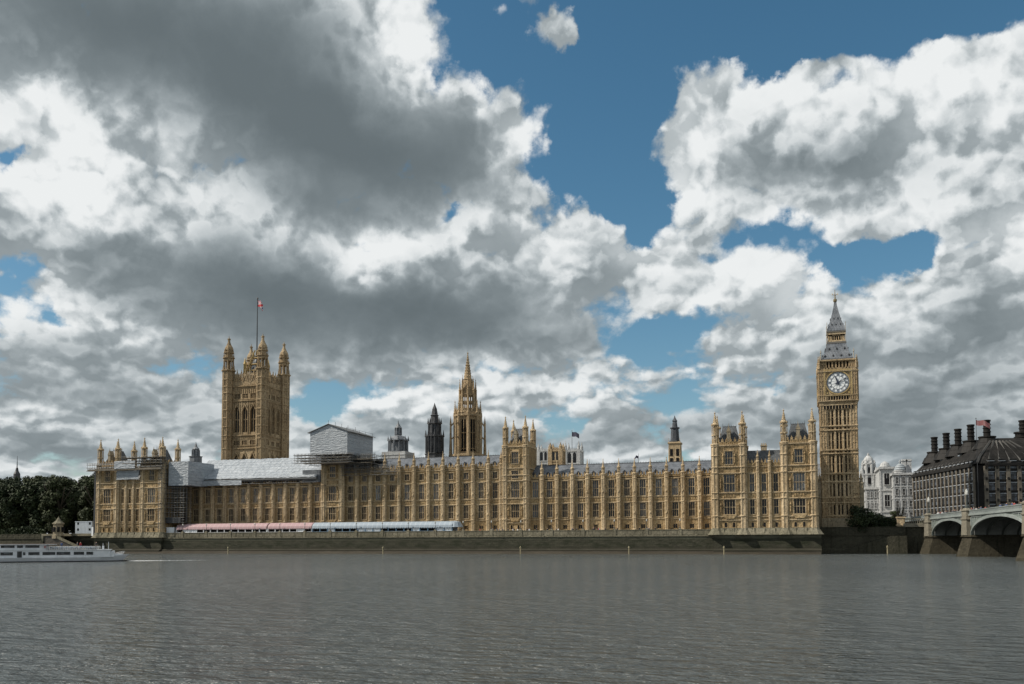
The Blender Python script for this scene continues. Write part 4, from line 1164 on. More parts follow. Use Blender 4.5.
# ------------------------------------------------------------------ Central Tower (octagonal, with spire)
def central():
    Y0 = 66.0; c = at(467.8, 430, Y0); x, y = c.x, c.y; q = lambda py: Z(467.8, py, Y0); sc = (XX(480, 430, Y0)-XX(456, 430, Y0))/2
    t = thing('spire_tower', 'octagonal stone tower with tall open lantern windows and a slender stone spire', 'tower', (x, y, ZT), 'palace towers behind the river front')
    R = sc; m, d = MB(), MB()
    zb, z1 = q(457), q(417)
    m.fr(x, y, ZT, R*1.45, zb, R*1.42); m.lathe(x, y, [(zb, R*1.5), (zb+.8, R*1.5), (zb+1.2, R*1.02)]); m.fr(x, y, zb, R*1.0, zb+2.0, R*1.0)
    m.lathe(x, y, [(z1-1.6, R), (z1-.4, R), (z1, R*1.14), (z1+.8, R*1.14), (z1+1.0, R*.9)])
    for k in range(8):
        a = PI/8+k*PI/4; px_, py_ = x+R*math.cos(a), y+R*math.sin(a)
        m.fr(px_, py_, ZT, .85, z1+1.5, .7, 8); spirelet(m, px_, py_, z1+1.3, .75, z1+7.5)
        # outer flying pinnacles
        ox, oy = x+R*1.34*math.cos(a), y+R*1.34*math.sin(a)
        m.fr(ox, oy, zb-2, .85, q(440), .5, 8); m.fr(ox, oy, q(440), .5, q(425), .38, 8); m.fr(ox, oy, q(425), .5, q(416), 0, 8); m.bar((ox, oy, q(427)), (px_, py_, q(421)), .3); m.bar((ox, oy, q(440)), (px_, py_, q(436)), .3)
        # face: two tall lights with thick mullions
        b = (k+1)*PI/4; n_ = Vector((math.cos(b), math.sin(b), 0)); tt = Vector((-n_.y, n_.x, 0)); ap = R*math.cos(PI/8)
        for off in (-.24, 0, .24):
            p = Vector((x, y, 0))+n_*(ap-.1)+tt*(off*R*.9); m.fr(p.x, p.y, zb+2.5, .20, z1-1.5, .20, 4)
        for zz in (q(449.5), q(434)):
            p = Vector((x, y, zz))+n_*(ap-.05); d.bar(p+tt*(R*.38), p-tt*(R*.38), .14)
        p = Vector((x, y, 0))+n_*(ap+.1); d.bar((p+tt*R*.36)+Vector((0, 0, z1-1)), p+Vector((0, 0, z1+3.2)), .24); d.bar((p-tt*R*.36)+Vector((0, 0, z1-1)), p+Vector((0, 0, z1+3.2)), .24)
        d.fr(p.x, p.y, z1+3, .3, z1+5, 0, 4)
    # upper lantern and spire
    R2 = R*.62; za, z2 = z1+.8, q(386)
    m.fr(x, y, za, R*.95, q(411), R2*1.05)
    for k in range(8):
        a = PI/8+k*PI/4; px_, py_ = x+R2*math.cos(a), y+R2*math.sin(a)
        m.fr(px_, py_, za, .62, q(391), .5, 8); spirelet(m, px_, py_, q(391), .6, q(378), 8, 4)
        a2 = k*PI/4; m.fr(x+R2*.93*math.cos(a2), y+R2*.93*math.sin(a2), za, .22, q(396), .22, 4)
    for zz in (q(410), q(403), q(395.5)): m.lathe(x, y, [(zz-.3, R2*1.02), (zz+.3, R2*1.1), (zz+.6, R2*.9)])
    m.lathe(x, y, [(q(395), R2*.92), (q(388), R2*.80), (q(380), R2*.56), (q(379.6), R2*.64), (q(379), R2*.5), (q(366), R2*.25), (q(365.6), R2*.33), (q(365), R2*.22), (q(354), .18), (q(353), .4), (q(352.4), .1), (q(350.5), 0)])
    crockets(m, x, y, q(379), R2*.5, q(354), 9, 8, .22)
    for k in range(4): a = k*PI/2+PI/4; spirelet(m, x+R2*.7*math.cos(a), y+R2*.7*math.sin(a), q(388), .42, q(374), 8, 3)
    wall_build(t, (m, STONE_T), (d, STONE_T))
    g = MB(); g.fr(x, y, zb, R*.90, z1-1, R*.90); g.build('lantern_glazing', DARK, t)


central()


# ------------------------------------------------------------------ smaller turrets and lanterns on the skyline
def lantern(name, label, px, Y, rows, m, group='lanterns and vent towers on the skyline', n=8, pinn=(), cat='lantern tower', cols=None, colm=None):
    """rows = [(py, half width in px)] from the bottom up; turned into metres at depth Y"""
    c = at(px, 440, Y); k = (XX(px+1, 440, Y)-XX(px-1, 440, Y))/2
    t = thing(name, label, cat, (c.x, Y, ZT), group)
    mb = MB(); pr = [(Z(px, py, Y), hw*k) for py, hw in rows]; mb.fr(c.x, Y, ZT, pr[0][1], pr[0][0], pr[0][1], n); mb.lathe(c.x, Y, pr, n); mb.build('body', m, t)
    if pinn:
        pm = MB()
        for (py0, py1, hw) in pinn:
            for j in range(8): a = PI/8+j*PI/4; pm.fr(c.x+hw*k*math.cos(a), Y+hw*k*math.sin(a), Z(px, py0, Y), .5, Z(px, py1, Y), 0.05, 6)
        pm.build('pinnacles', m, t)
    if cols:
        cm = MB()
        for (py0, py1, hw, nn) in cols:
            for j in range(nn): a = j*2*PI/nn; cm.fr(c.x+hw*k*math.cos(a), Y+hw*k*math.sin(a), Z(px, py0, Y), .32, Z(px, py1, Y), .28, 6)
        cm.build('columns', colm or m, t)
    return t, c, k


lantern('vent_tower', 'dark octagonal iron vent tower with tall pointed top left of the stone spire', 434.6, 60,
        [(462, 8.6), (455, 8.6), (454, 9.4), (453, 7.8), (437.5, 7.6), (436.8, 8.8), (435.5, 8.8), (435, 6.0), (424.5, 5.6), (424, 6.8), (423, 6.8), (422.6, 4.0), (416, 3.4), (415.6, 4.2), (414.8, 3.0), (409, 2.2), (406, 1.0), (402.5, 0)],
        mat('sooty_iron', slate_f((0.02, 0.021, 0.024), (0.065, 0.068, 0.073), .9), rough=.6), pinn=[(437, 430, 8.2), (424, 418, 6.0)], cols=[(453, 437, 8.0, 16), (435, 424.5, 6.0, 8)])
lantern('vent_lantern', 'grey lead lantern with an arcaded drum and low dome, farther from the stone spire', 398.2, 64,
        [(465, 9.2), (452.6, 9.2), (452.3, 9.8), (451.5, 9.8), (451.2, 6.6), (441.5, 6.6), (441, 9.4), (440, 9.4), (439.4, 8.4), (436.6, 6.0), (435.4, 3.0), (434.8, 3.2), (428.5, 2.6), (428, 3.4), (427.4, 3.0), (424.5, 1.4), (423, .6), (419.5, 0)],
        IRON_G, cols=[(451.5, 441, 8.7, 12), (435, 428, 3.0, 8)], pinn=[(441, 436, 9.2)])
m = MB(); c_ = at(398.2, 458, 63); k_ = .55
m.box(c_.x-5.6, c_.x+5.6, 58, 68, 36, Z(398, 452.6, 63)); m.box(c_.x-5.8, c_.x+5.8, 57.8, 68.2, Z(398, 456, 63), Z(398, 455.2, 63))
tag(m.build('lantern_base', PORTLAND), 'pale square stage carrying the grey lead lantern', 'roof stage')
lantern('vent_lantern', 'small blue grey roof lantern between the south pavilion and the huge square tower', 196, 40,
        [(470, 5.2), (457.4, 5.2), (457, 5.8), (456.4, 5.8), (456, 2.6), (449.8, 2.4), (449.4, 3.2), (448.8, 3.0), (447, 1.4), (444, .5), (441.5, 0)], IRON_G, cols=[(456, 450, 2.9, 8)])
t, c_, k_ = lantern('clock_turret', 'pale square stone turret topped by a dark tapering louvred lantern above the north range', 675, 30,
        [(470, 8.6), (462.5, 8.6), (444.5, 8.2), (444, 9.4), (443, 9.4), (442.6, 8.0), (442, 5.2)], STONE_L, n=4)
mb = MB(); pr = [(443, 5.2), (441, 5.6), (440.6, 4.6), (429, 3.9), (428.5, 5.0), (427.6, 5.0), (427.2, 2.9), (421.5, 2.2), (421, 3.0), (420.4, 2.4), (418, .9), (415, 0)]
mb.lathe(c_.x, 30, [(Z(675, a, 30), b*k_) for a, b in pr]); mb.build('louvred_lantern', mat('dark_lead', slate_f((0.03, 0.034, 0.04), (0.09, 0.10, 0.115), .6), rough=.6), t)
mb = MB()
for s in (-1, 1): mb.box(c_.x+s*1.1*1-.5, c_.x+s*1.1+.5, 30-8.2*k_*.765, 30-8.2*k_*.68, Z(675, 456.5, 30), Z(675, 449.5, 30)); mb.box(c_.x+s*1.1-.5, c_.x+s*1.1+.5, 30-8.6*k_*.765, 30-8.2*k_*.68, Z(675, 462.5, 30), Z(675, 458.5, 30))
mb.build('openings', DARK, t)
mb = MB()
for s in (-1, 1): mb.fr(c_.x+s*7.6*k_*.72, 30-7.6*k_*.72, Z(675, 462, 30), .35, Z(675, 438.5, 30), 0.05, 8)
mb.build('pinnacles', STONE_L, t)


def small_tower(name, label, pxa, pxb, Y, pytop, m, pyp, wins=2, group='church and palace towers far behind', zb=ZT):
    xa, xb = XX(pxa, 455, Y), XX(pxb, 455, Y); w = xb-xa; cx = (xa+xb)/2
    t = thing(name, label, 'tower', (cx, Y+w/2, zb), group)
    zt = Z((pxa+pxb)/2, pytop, Y); zp = Z((pxa+pxb)/2, pyp, Y); b = MB()
    b.box(xa, xb, Y, Y+w, zb, zt)
    for (x, y) in ((xa+.5, Y+.5), (xb-.5, Y+.5), (xa+.5, Y+w-.5), (xb-.5, Y+w-.5)): b.box(x-.9, x+.9, y-.9, y+.9, zb, zt+.5)
    for zz in (zt-.6, zt-w*.9, zt-w*1.1): b.box(xa-.3, xb+.3, Y-.3, Y+w+.3, zz, zz+.45)
    b.build('wall', m, t)
    p = MB()
    for (x, y) in ((xa+.5, Y+.5), (xb-.5, Y+.5), (xa+.5, Y+w-.5), (xb-.5, Y+w-.5)):
        p.fr(x, y, zt+.5, .85, zt+(zp-zt)*.45, .75, 8); spirelet(p, x, y, zt+(zp-zt)*.45, .85, zp, 8, 4)
    n = 5
    for i in range(n):
        x = xa+1.5+(w-3)*(i+.5)/n
        for yy in (Y, Y+w-.4): p.box(x-(w-3)/n*.3, x+(w-3)/n*.3, yy, yy+.4, zt, zt+1.2)
    p.build('pinnacles', m, t)
    for i in range(wins):
        x = cx+(i-(wins-1)/2)*w*.34; o = MB(); o.box(x-w*.11, x+w*.11, Y-.06, Y+.3, zt-w*.8, zt-w*.22); o.prism([(x-w*.11, zt-w*.22), (x+w*.11, zt-w*.22), (x, zt-w*.10)], 'y', Y-.06, Y+.3); o.box(x-.0, x+.25, Y-.12, Y, zt-w*.8, zt-w*.12)
        o.build('window', GLASS, t)
    return t, cx, zt


small_tower('church_tower', 'white stone church tower flying a flag behind the north range', 564.5, 579.5, 190, 450.5, PORTLAND, 440.5, 2)
small_tower('church_tower', 'white stone church tower half hidden by the square four-spired palace tower', 537.5, 549.5, 200, 450.5, PORTLAND, 443, 2)
small_tower('palace_tower', 'small honey stone tower between the two white church towers', 549.0, 561.5, 70, 450.0, STONE_T, 442, 2)
flagpole('thin flagpole with a small dark flag on the white church tower', XX(572, 440, 195), 195, Z(572, 450, 195), Z(572, 431, 195), 4.4, 2.6, mat('dark_flag', None, (0.05, 0.05, 0.08), .8), .35, 1, .16)
flagpole('small thin flagpole with a dark flag on the north range roof', XX(638.5, 455, 8.5), 8.5, 31.2, Z(638.5, 454, 8.5), 1.4, .9, mat('navy_flag', None, (0.05, 0.05, 0.08), .8), .3, -1, .07)

# church roof between the towers
m = MB(); m.prism([(200, 30), (206, 44), (212, 30)], 'x', XX(580, 462, 206), XX(590, 462, 206)); 
for i in range(3): xq = XX(583+i*3.2, 462, 200); m.fr(xq, 200, 30, .8, Z(586, 459, 200), 0.05, 8)
tag(m.build('church_roof', PORTLAND), 'end of a pale church roof with pinnacles beside the white flagged tower', 'church')


# ------------------------------------------------------------------ clock tower
def clock_tower():
    Y0 = 2.0; q = lambda py: Z(838, py, Y0)
    xa, xb = XX(821.6, 470, Y0), XX(858.6, 470, Y0); W_ = xb-xa; cx, cy = (xa+xb)/2, Y0+W_/2
    t = thing('clock_tower', 'tall honey stone clock tower with white dials and a grey iron spire', 'clock tower', (cx, cy, ZT), 'palace towers beside the river front')
    w, dec, cor, dk, rib = MB(), MB(), MB(), MB(), MB()
    strings = [516.2, 502.9, 497.8, 481.9, 473.7, 453.7, 450.2, 430.2, 426.1]
    zt = q(404.6); H = W_/2
    def face(w, dec, cor, dk, rib):
        # corner piers and three recessed bays of tall thin slits between ribs
        pw = 1.9
        for s in (-1, 1):
            ribs_panel(dec, *sorted((s*(H-.15), s*(H-pw+.15))), -H, ZT+3, zt-.4, 2, .13, .10, 15)
        w.box(-H+pw-.3, H-pw+.3, -H+.55, -H+1.5, ZT, zt)
        nb = 3; bw = (2*H-2*pw)/nb
        for i in range(nb+1):
            x = -H+pw+i*bw; rib.box(x-.24, x+.24, -H+.0, -H+.6, ZT, zt-.3)
        for i in range(nb):
            c = -H+pw+(i+.5)*bw; rib.box(c-.13, c+.13, -H+.15, -H+.6, ZT, zt-.3)
            for k in (-1, 1): rib.box(c+k*bw*.36-.07, c+k*bw*.36+.07, -H+.28, -H+.6, ZT, zt-.3)
        zz = [q(v) for v in strings]
        segs = [(zz[0]+.4, zz[1]-.4), (zz[2]+.4, zz[3]-.3), (zz[3]+.3, zz[4]-.2), (zz[4]+.4, zz[5]-.4), (zz[5]+.1, zz[6]-.1), (zz[6]+.4, zz[7]-.4), (zz[7]+.1, zz[8]-.1), (zz[8]+.4, q(409))]
        for i in range(nb):
            c = -H+pw+(i+.5)*bw
            for (a, b) in segs:
                if b-a < .4: continue
                for k in (-1, 1):
                    x = c+k*bw*.215; inner = (i == 1) or True
                    if (i == 1 or k*(i-1) < 0): dk.box(x-.17, x+.17, -H+.50, -H+.56, a+.1, b-.25)
                    else: dk.box(x-.09, x+.09, -H+.50, -H+.56, a+(b-a)*.2, b-(b-a)*.2)
                n = max(1, int((b-a)/2.2))
                for j in range(n+1):
                    z = a+(b-a)*j/n; rib.box(c-bw*.42, c+bw*.42, -H+.40, -H+.6, z-.09, z+.09)
        for z in zz: string(cor, -H-.1, H+.1, -H, z, .26, .4)
        for (a, b) in ((zz[0]-2.6, zz[0]-.4), (zz[1]+.5, zz[2]-.3)): carved_band(dec, -H+.4, H-.4, -H+.05, a, b, .9)
        # corbelled cornice under the clock stage: small arcade
        z0, z1 = q(404.6), q(401.1)
        w.prism([(-H, z0), (-H-.25, z1), (-H-.25, z1+.01), (-H+1, z1+.01), (-H+1, z0)], 'x', -H-.3, H+.3)
        for i in range(10): x = -H+.9+(2*H-1.8)*(i+.5)/10; dk.box(x-.2, x+.2, -H-.30, -H+.3, q(408.4), q(405.4)); rib.box(x-.5, x-.34, -H-.2, -H+.3, q(409), z0+.4)
        rib.box(-H, H, -H-.25, -H+.3, q(405.2), q(404.3))
        # clock stage
        K = H+.25; z2 = q(395.4); z3 = q(371.6)
        w.box(-K, K, -K, -K+1.5, z1, z3)
        for s in (-1, 1):
            a, b = sorted((s*K, s*(K-2.2))); w.box(a, b, -K-.25, -K, z1, z3+1.0)
            ribs_panel(dec, a+.1, b-.1, -K-.25, z1+.3, z3+.6, 3, .14, .10, 5)
            dec.fr(s*(K-.2), -K-.1, z3+1, .42, z3+2.6, .36, 8); spirelet(dec, s*(K-.2), -K-.1, z3+2.6, .42, z3+5.4, 8, 3)
        for i in range(8): x = -K+2.6+(2*K-5.2)*(i+.5)/8; dk.box(x-.22, x+.22, -K-.05, -K+.2, q(400.0), q(396.4)); rib.box(x-.42, x-.30, -K-.25, -K, q(400.6), z2)
        string(cor, -K-.2, K+.2, -K, z1, .4, .5); string(cor, -K-.1, K+.1, -K, z2, .4, .35); string(cor, -K-.25, K+.25, -K, z3, .5, .5)
        battlement(rib, -K+.4, K-.4, -K-.1, z3+.4, z3+1.3, .9, .3)
        # belfry
        B = H-.35; z4 = q(359.4)
        for i in range(8): x = -B+1.6+(2*B-3.2)*i/7; w.box(x-.26, x+.26, -B, -B+.8, z3+.5, z4-.2)
        w.box(-B, -B+1.5, -B, -B+.8, z3, z4); w.box(B-1.5, B, -B, -B+.8, z3, z4); w.box(-B, B, -B, -B+.8, q(361.2), z4); w.box(-B, B, -B, -B+.8, z3, q(367.2))
        for s in (-1, 1): ribs_panel(dec, *sorted((s*(B-.1), s*(B-1.4))), -B, z3+.5, z4-.3, 2, .12, .1, 2)
        dk.box(-B+1, B-1, -B+.75, -B+.85, z3, z4-.3)
        string(cor, -B-.2, B+.2, -B, z4-.3, .5, .5)
        # lantern arcade
        L = (XX(844.2, 335, Y0)-XX(827.9, 335, Y0))/2; z5, z6, z7 = q(340.6), q(329.8), q(327.2)
        for i in range(5): x = -L+1.1+(2*L-2.2)*i/4; w.box(x-.13, x+.13, -L, -L+.4, z5, z6)
        w.box(-L, -L+1.1, -L, -L+.5, z5, z6); w.box(L-1.1, L, -L, -L+.5, z5, z6); w.box(-L, L, -L, -L+.5, z5, q(338.6)); w.box(-L, L, -L, -L+.5, q(333.4), z6)
        dk.box(-L+.7, L-.7, -L+.45, -L+.55, z5, z6-.3)
    parts = [(w, 'wall', STONE_C), (dec, 'tracery', STONE_C), (cor, 'string_course', STONE_L), (dk, 'slit_windows', DARK), (rib, 'upright_ribs', STONE_L)]
    for k in range(4):
        loc = [MB() for _ in parts]; face(*loc)
        ca, sa = math.cos(k*PI/2), math.sin(k*PI/2)
        for src, (dst, _, _) in zip(loc, parts):
            b = len(dst.v)
            dst.v += [(cx+x*.997*ca-y*sa, cy+x*.997*sa+y*ca, z) for (x, y, z) in src.v]
            dst.f += [tuple(b+i for i in f) for f in src.f]
    for sx_ in (-1, 1):
        for sy in (-1, 1): w.box(*sorted((cx+sx_*H, cx+sx_*(H-1.9))), *sorted((cy+sy*H, cy+sy*(H-1.9))), ZT, zt+.3)
    wall_build(t, *[(mb, m) for mb, n, m in parts])
    K = H+.25; zc = q(382.7)
    # dials on all four sides
    OPAL = mat('opal_dial_glass', None, (0.78, 0.80, 0.80), .35); BLK = mat('dial_iron', None, (0.02, 0.03, 0.055), .5)
    Rd = 3.45
    def ring(mb, r0, r1, y, th, n=48, z=0.0):
        b = len(mb.v)
        for k in range(n):
            a = 2*PI*k/n
            for (r, yy) in ((r0, y), (r1, y), (r1, y+th), (r0, y+th)): mb.v.append((r*math.cos(a), yy, r*math.sin(a)))
        for k in range(n):
            k2 = (k+1) % n
            for j in range(4): mb.f.append((b+4*k+j, b+4*k+(j+1) % 4, b+4*k2+(j+1) % 4, b+4*k2+j))
    dial, iron, frame, hands = MB(), MB(), MB(), MB()
    n = 48; dial.prism([(Rd*.98*math.cos(2*PI*k/n), Rd*.98*math.sin(2*PI*k/n)) for k in range(n)], 'y', -.12, .05)
    ring(iron, Rd*.60, Rd*.64, -.17, .06); ring(iron, Rd*.87, Rd*.905, -.17, .06); ring(iron, Rd*.955, Rd*1.01, -.20, .1)
    for k in range(12):
        a = k*PI/6
        for o_ in (-.09, .03, .12) if k % 3 else (-.12, -.02, .07, .16):
            a2 = a+o_*.9; p, r_ = Vector((math.sin(a2), 0, math.cos(a2))), Rd
            iron.bar(p*Rd*.66+Vector((0, -.15, 0)), p*Rd*.84+Vector((0, -.15, 0)), .05)
    for k in range(60): a = k*PI/30; p = Vector((math.sin(a), 0, math.cos(a))); iron.bar(p*Rd*.90+Vector((0, -.15, 0)), p*Rd*.96+Vector((0, -.15, 0)), .04)
    for k in range(12): a = k*PI/6+PI/12; p = Vector((math.sin(a), 0, math.cos(a))); iron.bar(p*Rd*.1+Vector((0, -.14, 0)), p*Rd*.6+Vector((0, -.14, 0)), .028)
    S_ = Rd*1.12
    ring(frame, Rd*1.0, Rd*1.10, -.32, .3)
    for (x0, x1, z0, z1_) in ((-S_-.35, -S_, -S_-.35, S_+.35), (S_, S_+.35, -S_-.35, S_+.35), (-S_, S_, S_, S_+.35), (-S_, S_, -S_-.35, -S_)): frame.box(x0, x1, -.35, .02, z0, z1_)
    for sx_ in (-1, 1):
        for sz_ in (-1, 1):
            for r_ in (.42, .26): frame.fr(0, 0, 0, .001, .002, .001, 3); frame.prism([(sx_*S_*.86+r_*math.cos(a), sz_*S_*.86+r_*math.sin(a)) for a in [j*PI/4 for j in range(8)]], 'y', -.18-.1*(r_ < .3), 0)
    am, ah = rad(62), rad(-22)
    for (a, l, wd, tail) in ((am, Rd*.90, .13, 1.0), (ah, Rd*.60, .24, .8)):
        u = Vector((math.sin(a), 0, math.cos(a))); v_ = Vector((u.z, 0, -u.x)); y = Vector((0, -.30, 0))
        P_ = [u*-tail-v_*wd*1.3, u*-tail+v_*wd*1.3, v_*wd, u*l*.85+v_*wd*.8, u*l, u*l*.85-v_*wd*.8, v_*-wd]
        hands.prism([(p.x, p.z) for p in P_], 'y', -.34, -.26)
    hands.prism([(.4*math.cos(j*PI/6), .4*math.sin(j*PI/6)) for j in range(12)], 'y', -.40, -.2)
    meshes = [(dial.mesh('clock_dial', OPAL, (0, 0, 0)), 'clock_dial'), (iron.mesh('numeral_ring', BLK, (0, 0, 0)), 'numeral_ring'), (frame.mesh('dial_frame', mat('gilded_stone', stone_f((.42, .30, .12), (.55, .42, .2), (.08, .06, .03), .4, .3), rough=.7), (0, 0, 0)), 'dial_frame'), (hands.mesh('hands', BLK, (0, 0, 0)), 'hands')]
    for k in range(4):
        a = k*PI/2; d0 = None
        for me, nm in meshes:
            if nm == 'clock_dial':
                d0 = place(me, nm, (cx+(K+.02)*math.sin(a), cy-(K+.02)*math.cos(a), zc), t); d0.rotation_euler = (0, 0, a)
            else:
                o = bpy.data.objects.new(nm, me); COL.objects.link(o); o.parent = d0
    # roofs
    z4 = q(359.2); B = (XX(854.0, 359, Y0)-XX(821.6, 359, Y0))/2; L = (XX(844.2, 335, Y0)-XX(827.9, 335, Y0))/2; z5 = q(341.2)
    r = MB(); s2 = math.sqrt(2)
    r.fr(cx, cy, z4, B*s2, z4+.5, B*s2, 4, PI/4); r.lathe(cx, cy, [(z4+.5, B*.97*s2), (z4+(z5-z4)*.5, (B*.42+L*.64)*s2), (z5, L*1.16*s2)], 4, PI/4)
    z6, z7 = q(329.9), q(326.6)
    r.lathe(cx, cy, [(z6, L*1.10*s2), (z6+.5, L*1.18*s2), (z7, L*1.12*s2), (q(318), L*.72*s2), (q(310), L*.45*s2), (q(302), L*.22*s2), (q(296), .30*s2)], 4, PI/4)
    ro = r.build('roof', ROOF_B, t)
    cn = MB(); cn.box(cx-L*1.13, cx+L*1.13, cy-L*1.13, cy+L*1.13, z6-.75, z6-.02); cn.box(cx-L*1.1, cx+L*1.1, cy-L*1.1, cy+L*1.1, z5+.5, z5+1.0); cn.build('lantern_cornice', STONE_L, t)
    ft = MB(); ft.box(cx-L*1.22, cx+L*1.22, cy-L*1.22, cy+L*1.22, z5-.1, z5+.5); ft.box(cx-B-.15, cx+B+.15, cy-B-.15, cy+B+.15, z4, z4+.3); ft.box(cx-L*1.2, cx+L*1.2, cy-L*1.2, cy+L*1.2, z6, z6+.35)
    ft.build('roof_gallery', mat('gallery_lead', None, (0.14, 0.13, 0.115), .7), t)
    for k in range(4):
        a = k*PI/2
        for (zz, xs_, f_) in ((q(355.5), (-3.6, -1.2, 1.2, 3.6), .915), (q(348.0), (-2.3, 0, 2.3), .80), (q(322.3), (-1.3, 0, 1.3), None), (q(315.8), (-.6, .6), None)):
            for x in xs_:
                if f_: d_ = {True: 0}.get(False, None)
                # distance of the roof slope from the axis at this height
                prof = [(z4+.5, B*.97), (z4+(z5-z4)*.5, (B*.42+L*.64)), (z5, L*1.16), (z7, L*1.12), (q(318), L*.72), (q(310), L*.45)]
                dd = next(r0+(r1-r0)*(zz-a0)/(a1-a0) for (a0, r0), (a1, r1) in zip(prof, prof[1:]) if a0 <= zz <= a1 and a1 > a0 and r1 <= r0+.01)
                m = MB(); X0, Y0_ = x, -dd; u_ = 1 if f_ else .62; m.box(x-.17*u_, x+.17*u_, -dd-.12, -dd+.6, zz-.15, zz+.3*u_); m.prism([(x-.24*u_, zz+.3*u_), (x+.24*u_, zz+.3*u_), (x, zz+.75*u_)], 'y', -dd-.16, -dd+.7)
                ca, sa = math.cos(a), math.sin(a); m.v = [(cx+X*ca-Y*sa, cy+X*sa+Y*ca, z) for X, Y, z in m.v]; m.build('dormer', IRON, ro)
    f = MB(); zf = q(296)
    f.lathe(cx, cy, [(zf-.6, .45), (zf-.2, .62), (zf+.3, .62), (zf+.6, .22), (zf+1.5, .16), (zf+3.6, .06)])
    for sgn in (-1, 1): f.bar((cx, cy, zf+1.7), (cx+sgn*.8, cy, zf+2.0), .09); f.fr(cx+sgn*.8, cy, zf+1.85, .16, zf+2.4, .04, 6); f.bar((cx, cy, zf+1.7), (cx, cy+sgn*.8, zf+2.0), .09)
    f.build('finial', mat('dull_gilding', None, (0.22, 0.17, 0.09), .5, .5), t)
    p = MB()
    for sx_ in (-1, 1):
        for sy in (-1, 1):
            p.bar((cx+sx_*(B+.1), cy+sy*(B+.1), z4-4), (cx+sx_*(B+.1), cy+sy*(B+.1), z4+3.0), .14); p.fr(cx+sx_*(B+.1), cy+sy*(B+.1), z4+2.4, .28, z4+3.6, 0, 6)
            p.bar((cx+sx_*L*1.15, cy+sy*L*1.15, z5+.4), (cx+sx_*L*1.15, cy+sy*L*1.15, z5+3.4), .09); p.bar((cx+sx_*L*1.15, cy+sy*L*1.15, z6), (cx+sx_*L*1.15, cy+sy*L*1.15, z6+3.2), .08)
    p.build('corner_finials', mat('grey_stone_finial', None, (0.30, 0.27, 0.22), .8), t)
    # lower stage spreads slightly
    b = MB(); b.box(xa-.3, xb+.3, Y0-.45, Y0+W_+.45, ZT, q(518))
    for i in range(9): x = xa+.4+(W_-.8)*i/8; b.box(x-.12, x+.12, Y0-.62, Y0-.45, ZT, q(518.5))
    for (x, s) in ((xb+.7, 1), (xa-.7, -1)): turret(b, x, Y0+1.0, .75, ZT, q(484), q(479), q(471), bands=[q(503), q(498)])
    b.build('base_stage', STONE_G, t)


clock_tower()

# low shaded link building between the north pavilion and the clock tower
lk = thing('link_building', 'narrow shaded stone building with a grey roof squeezed between pavilion and clock tower', 'building', (8.8, 12, ZT), 'buildings behind the river front')
m = MB(); m.box(7.3, 10.2, 5.0, 24, ZT, 24.5)
for z in (11.5, 17, 21.5, 24.3): m.box(7.3, 10.3, 4.7, 5, z, z+.4)
for i in range(4): m.box(7.5+i*.85, 7.68+i*.85, 4.75, 5, ZT, 24.3)
m.build('wall', STONE_G, lk)
m = MB(); m.prism([(4.6, 24.7), (14, 29.5), (24, 24.7)], 'x', 7.3, 10.4); m.build('roof', IRON_G, lk)
for k in range(3): window(lk, 8.4, 5.0, 12.3+k*4.3, 15.2+k*4.3, 1.2, 2, 1, GLASS, STONE_G, False)


# ------------------------------------------------------------------ bridge
GREEN = mat('grey_green_bridge_paint', stone_f((0.17, 0.198, 0.182), (0.215, 0.245, 0.225), (0.10, 0.12, 0.105), .35, .1, .3), rough=.5, spec=.4)
GREEN_D = mat('dark_bridge_ironwork', None, (0.035, 0.042, 0.038), .6)
PIER = mat('bridge_granite', stone_f((0.20, 0.18, 0.135), (0.26, 0.235, 0.18), (0.06, 0.055, 0.04), .45, .3, .4), rough=.85)
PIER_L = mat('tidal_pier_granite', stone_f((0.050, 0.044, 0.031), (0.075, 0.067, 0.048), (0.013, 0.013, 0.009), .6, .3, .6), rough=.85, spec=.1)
XB0, XB1 = 40.0, 66.0
BA = math.atan2(5.9, 85.0); BY0 = -4.0      # the bridge leaves the bank a few degrees off square
def ycross(px): # distance along the bridge (as a y coordinate before turning) where a sight line meets its near face
    d = ray(px, 520); a, b, c_, e = d.x, -math.sin(BA), d.y, math.cos(BA)
    r0, r1 = XB0-CAM.x, BY0-CAM.y; det = a*e-b*c_; s_ = (a*r1-c_*r0)/det
    return BY0 - s_


def bturn(x, y):
    u, v = x-XB0, y-BY0; return XB0+u*math.cos(BA)-v*math.sin(BA), BY0+u*math.sin(BA)+v*math.cos(BA)

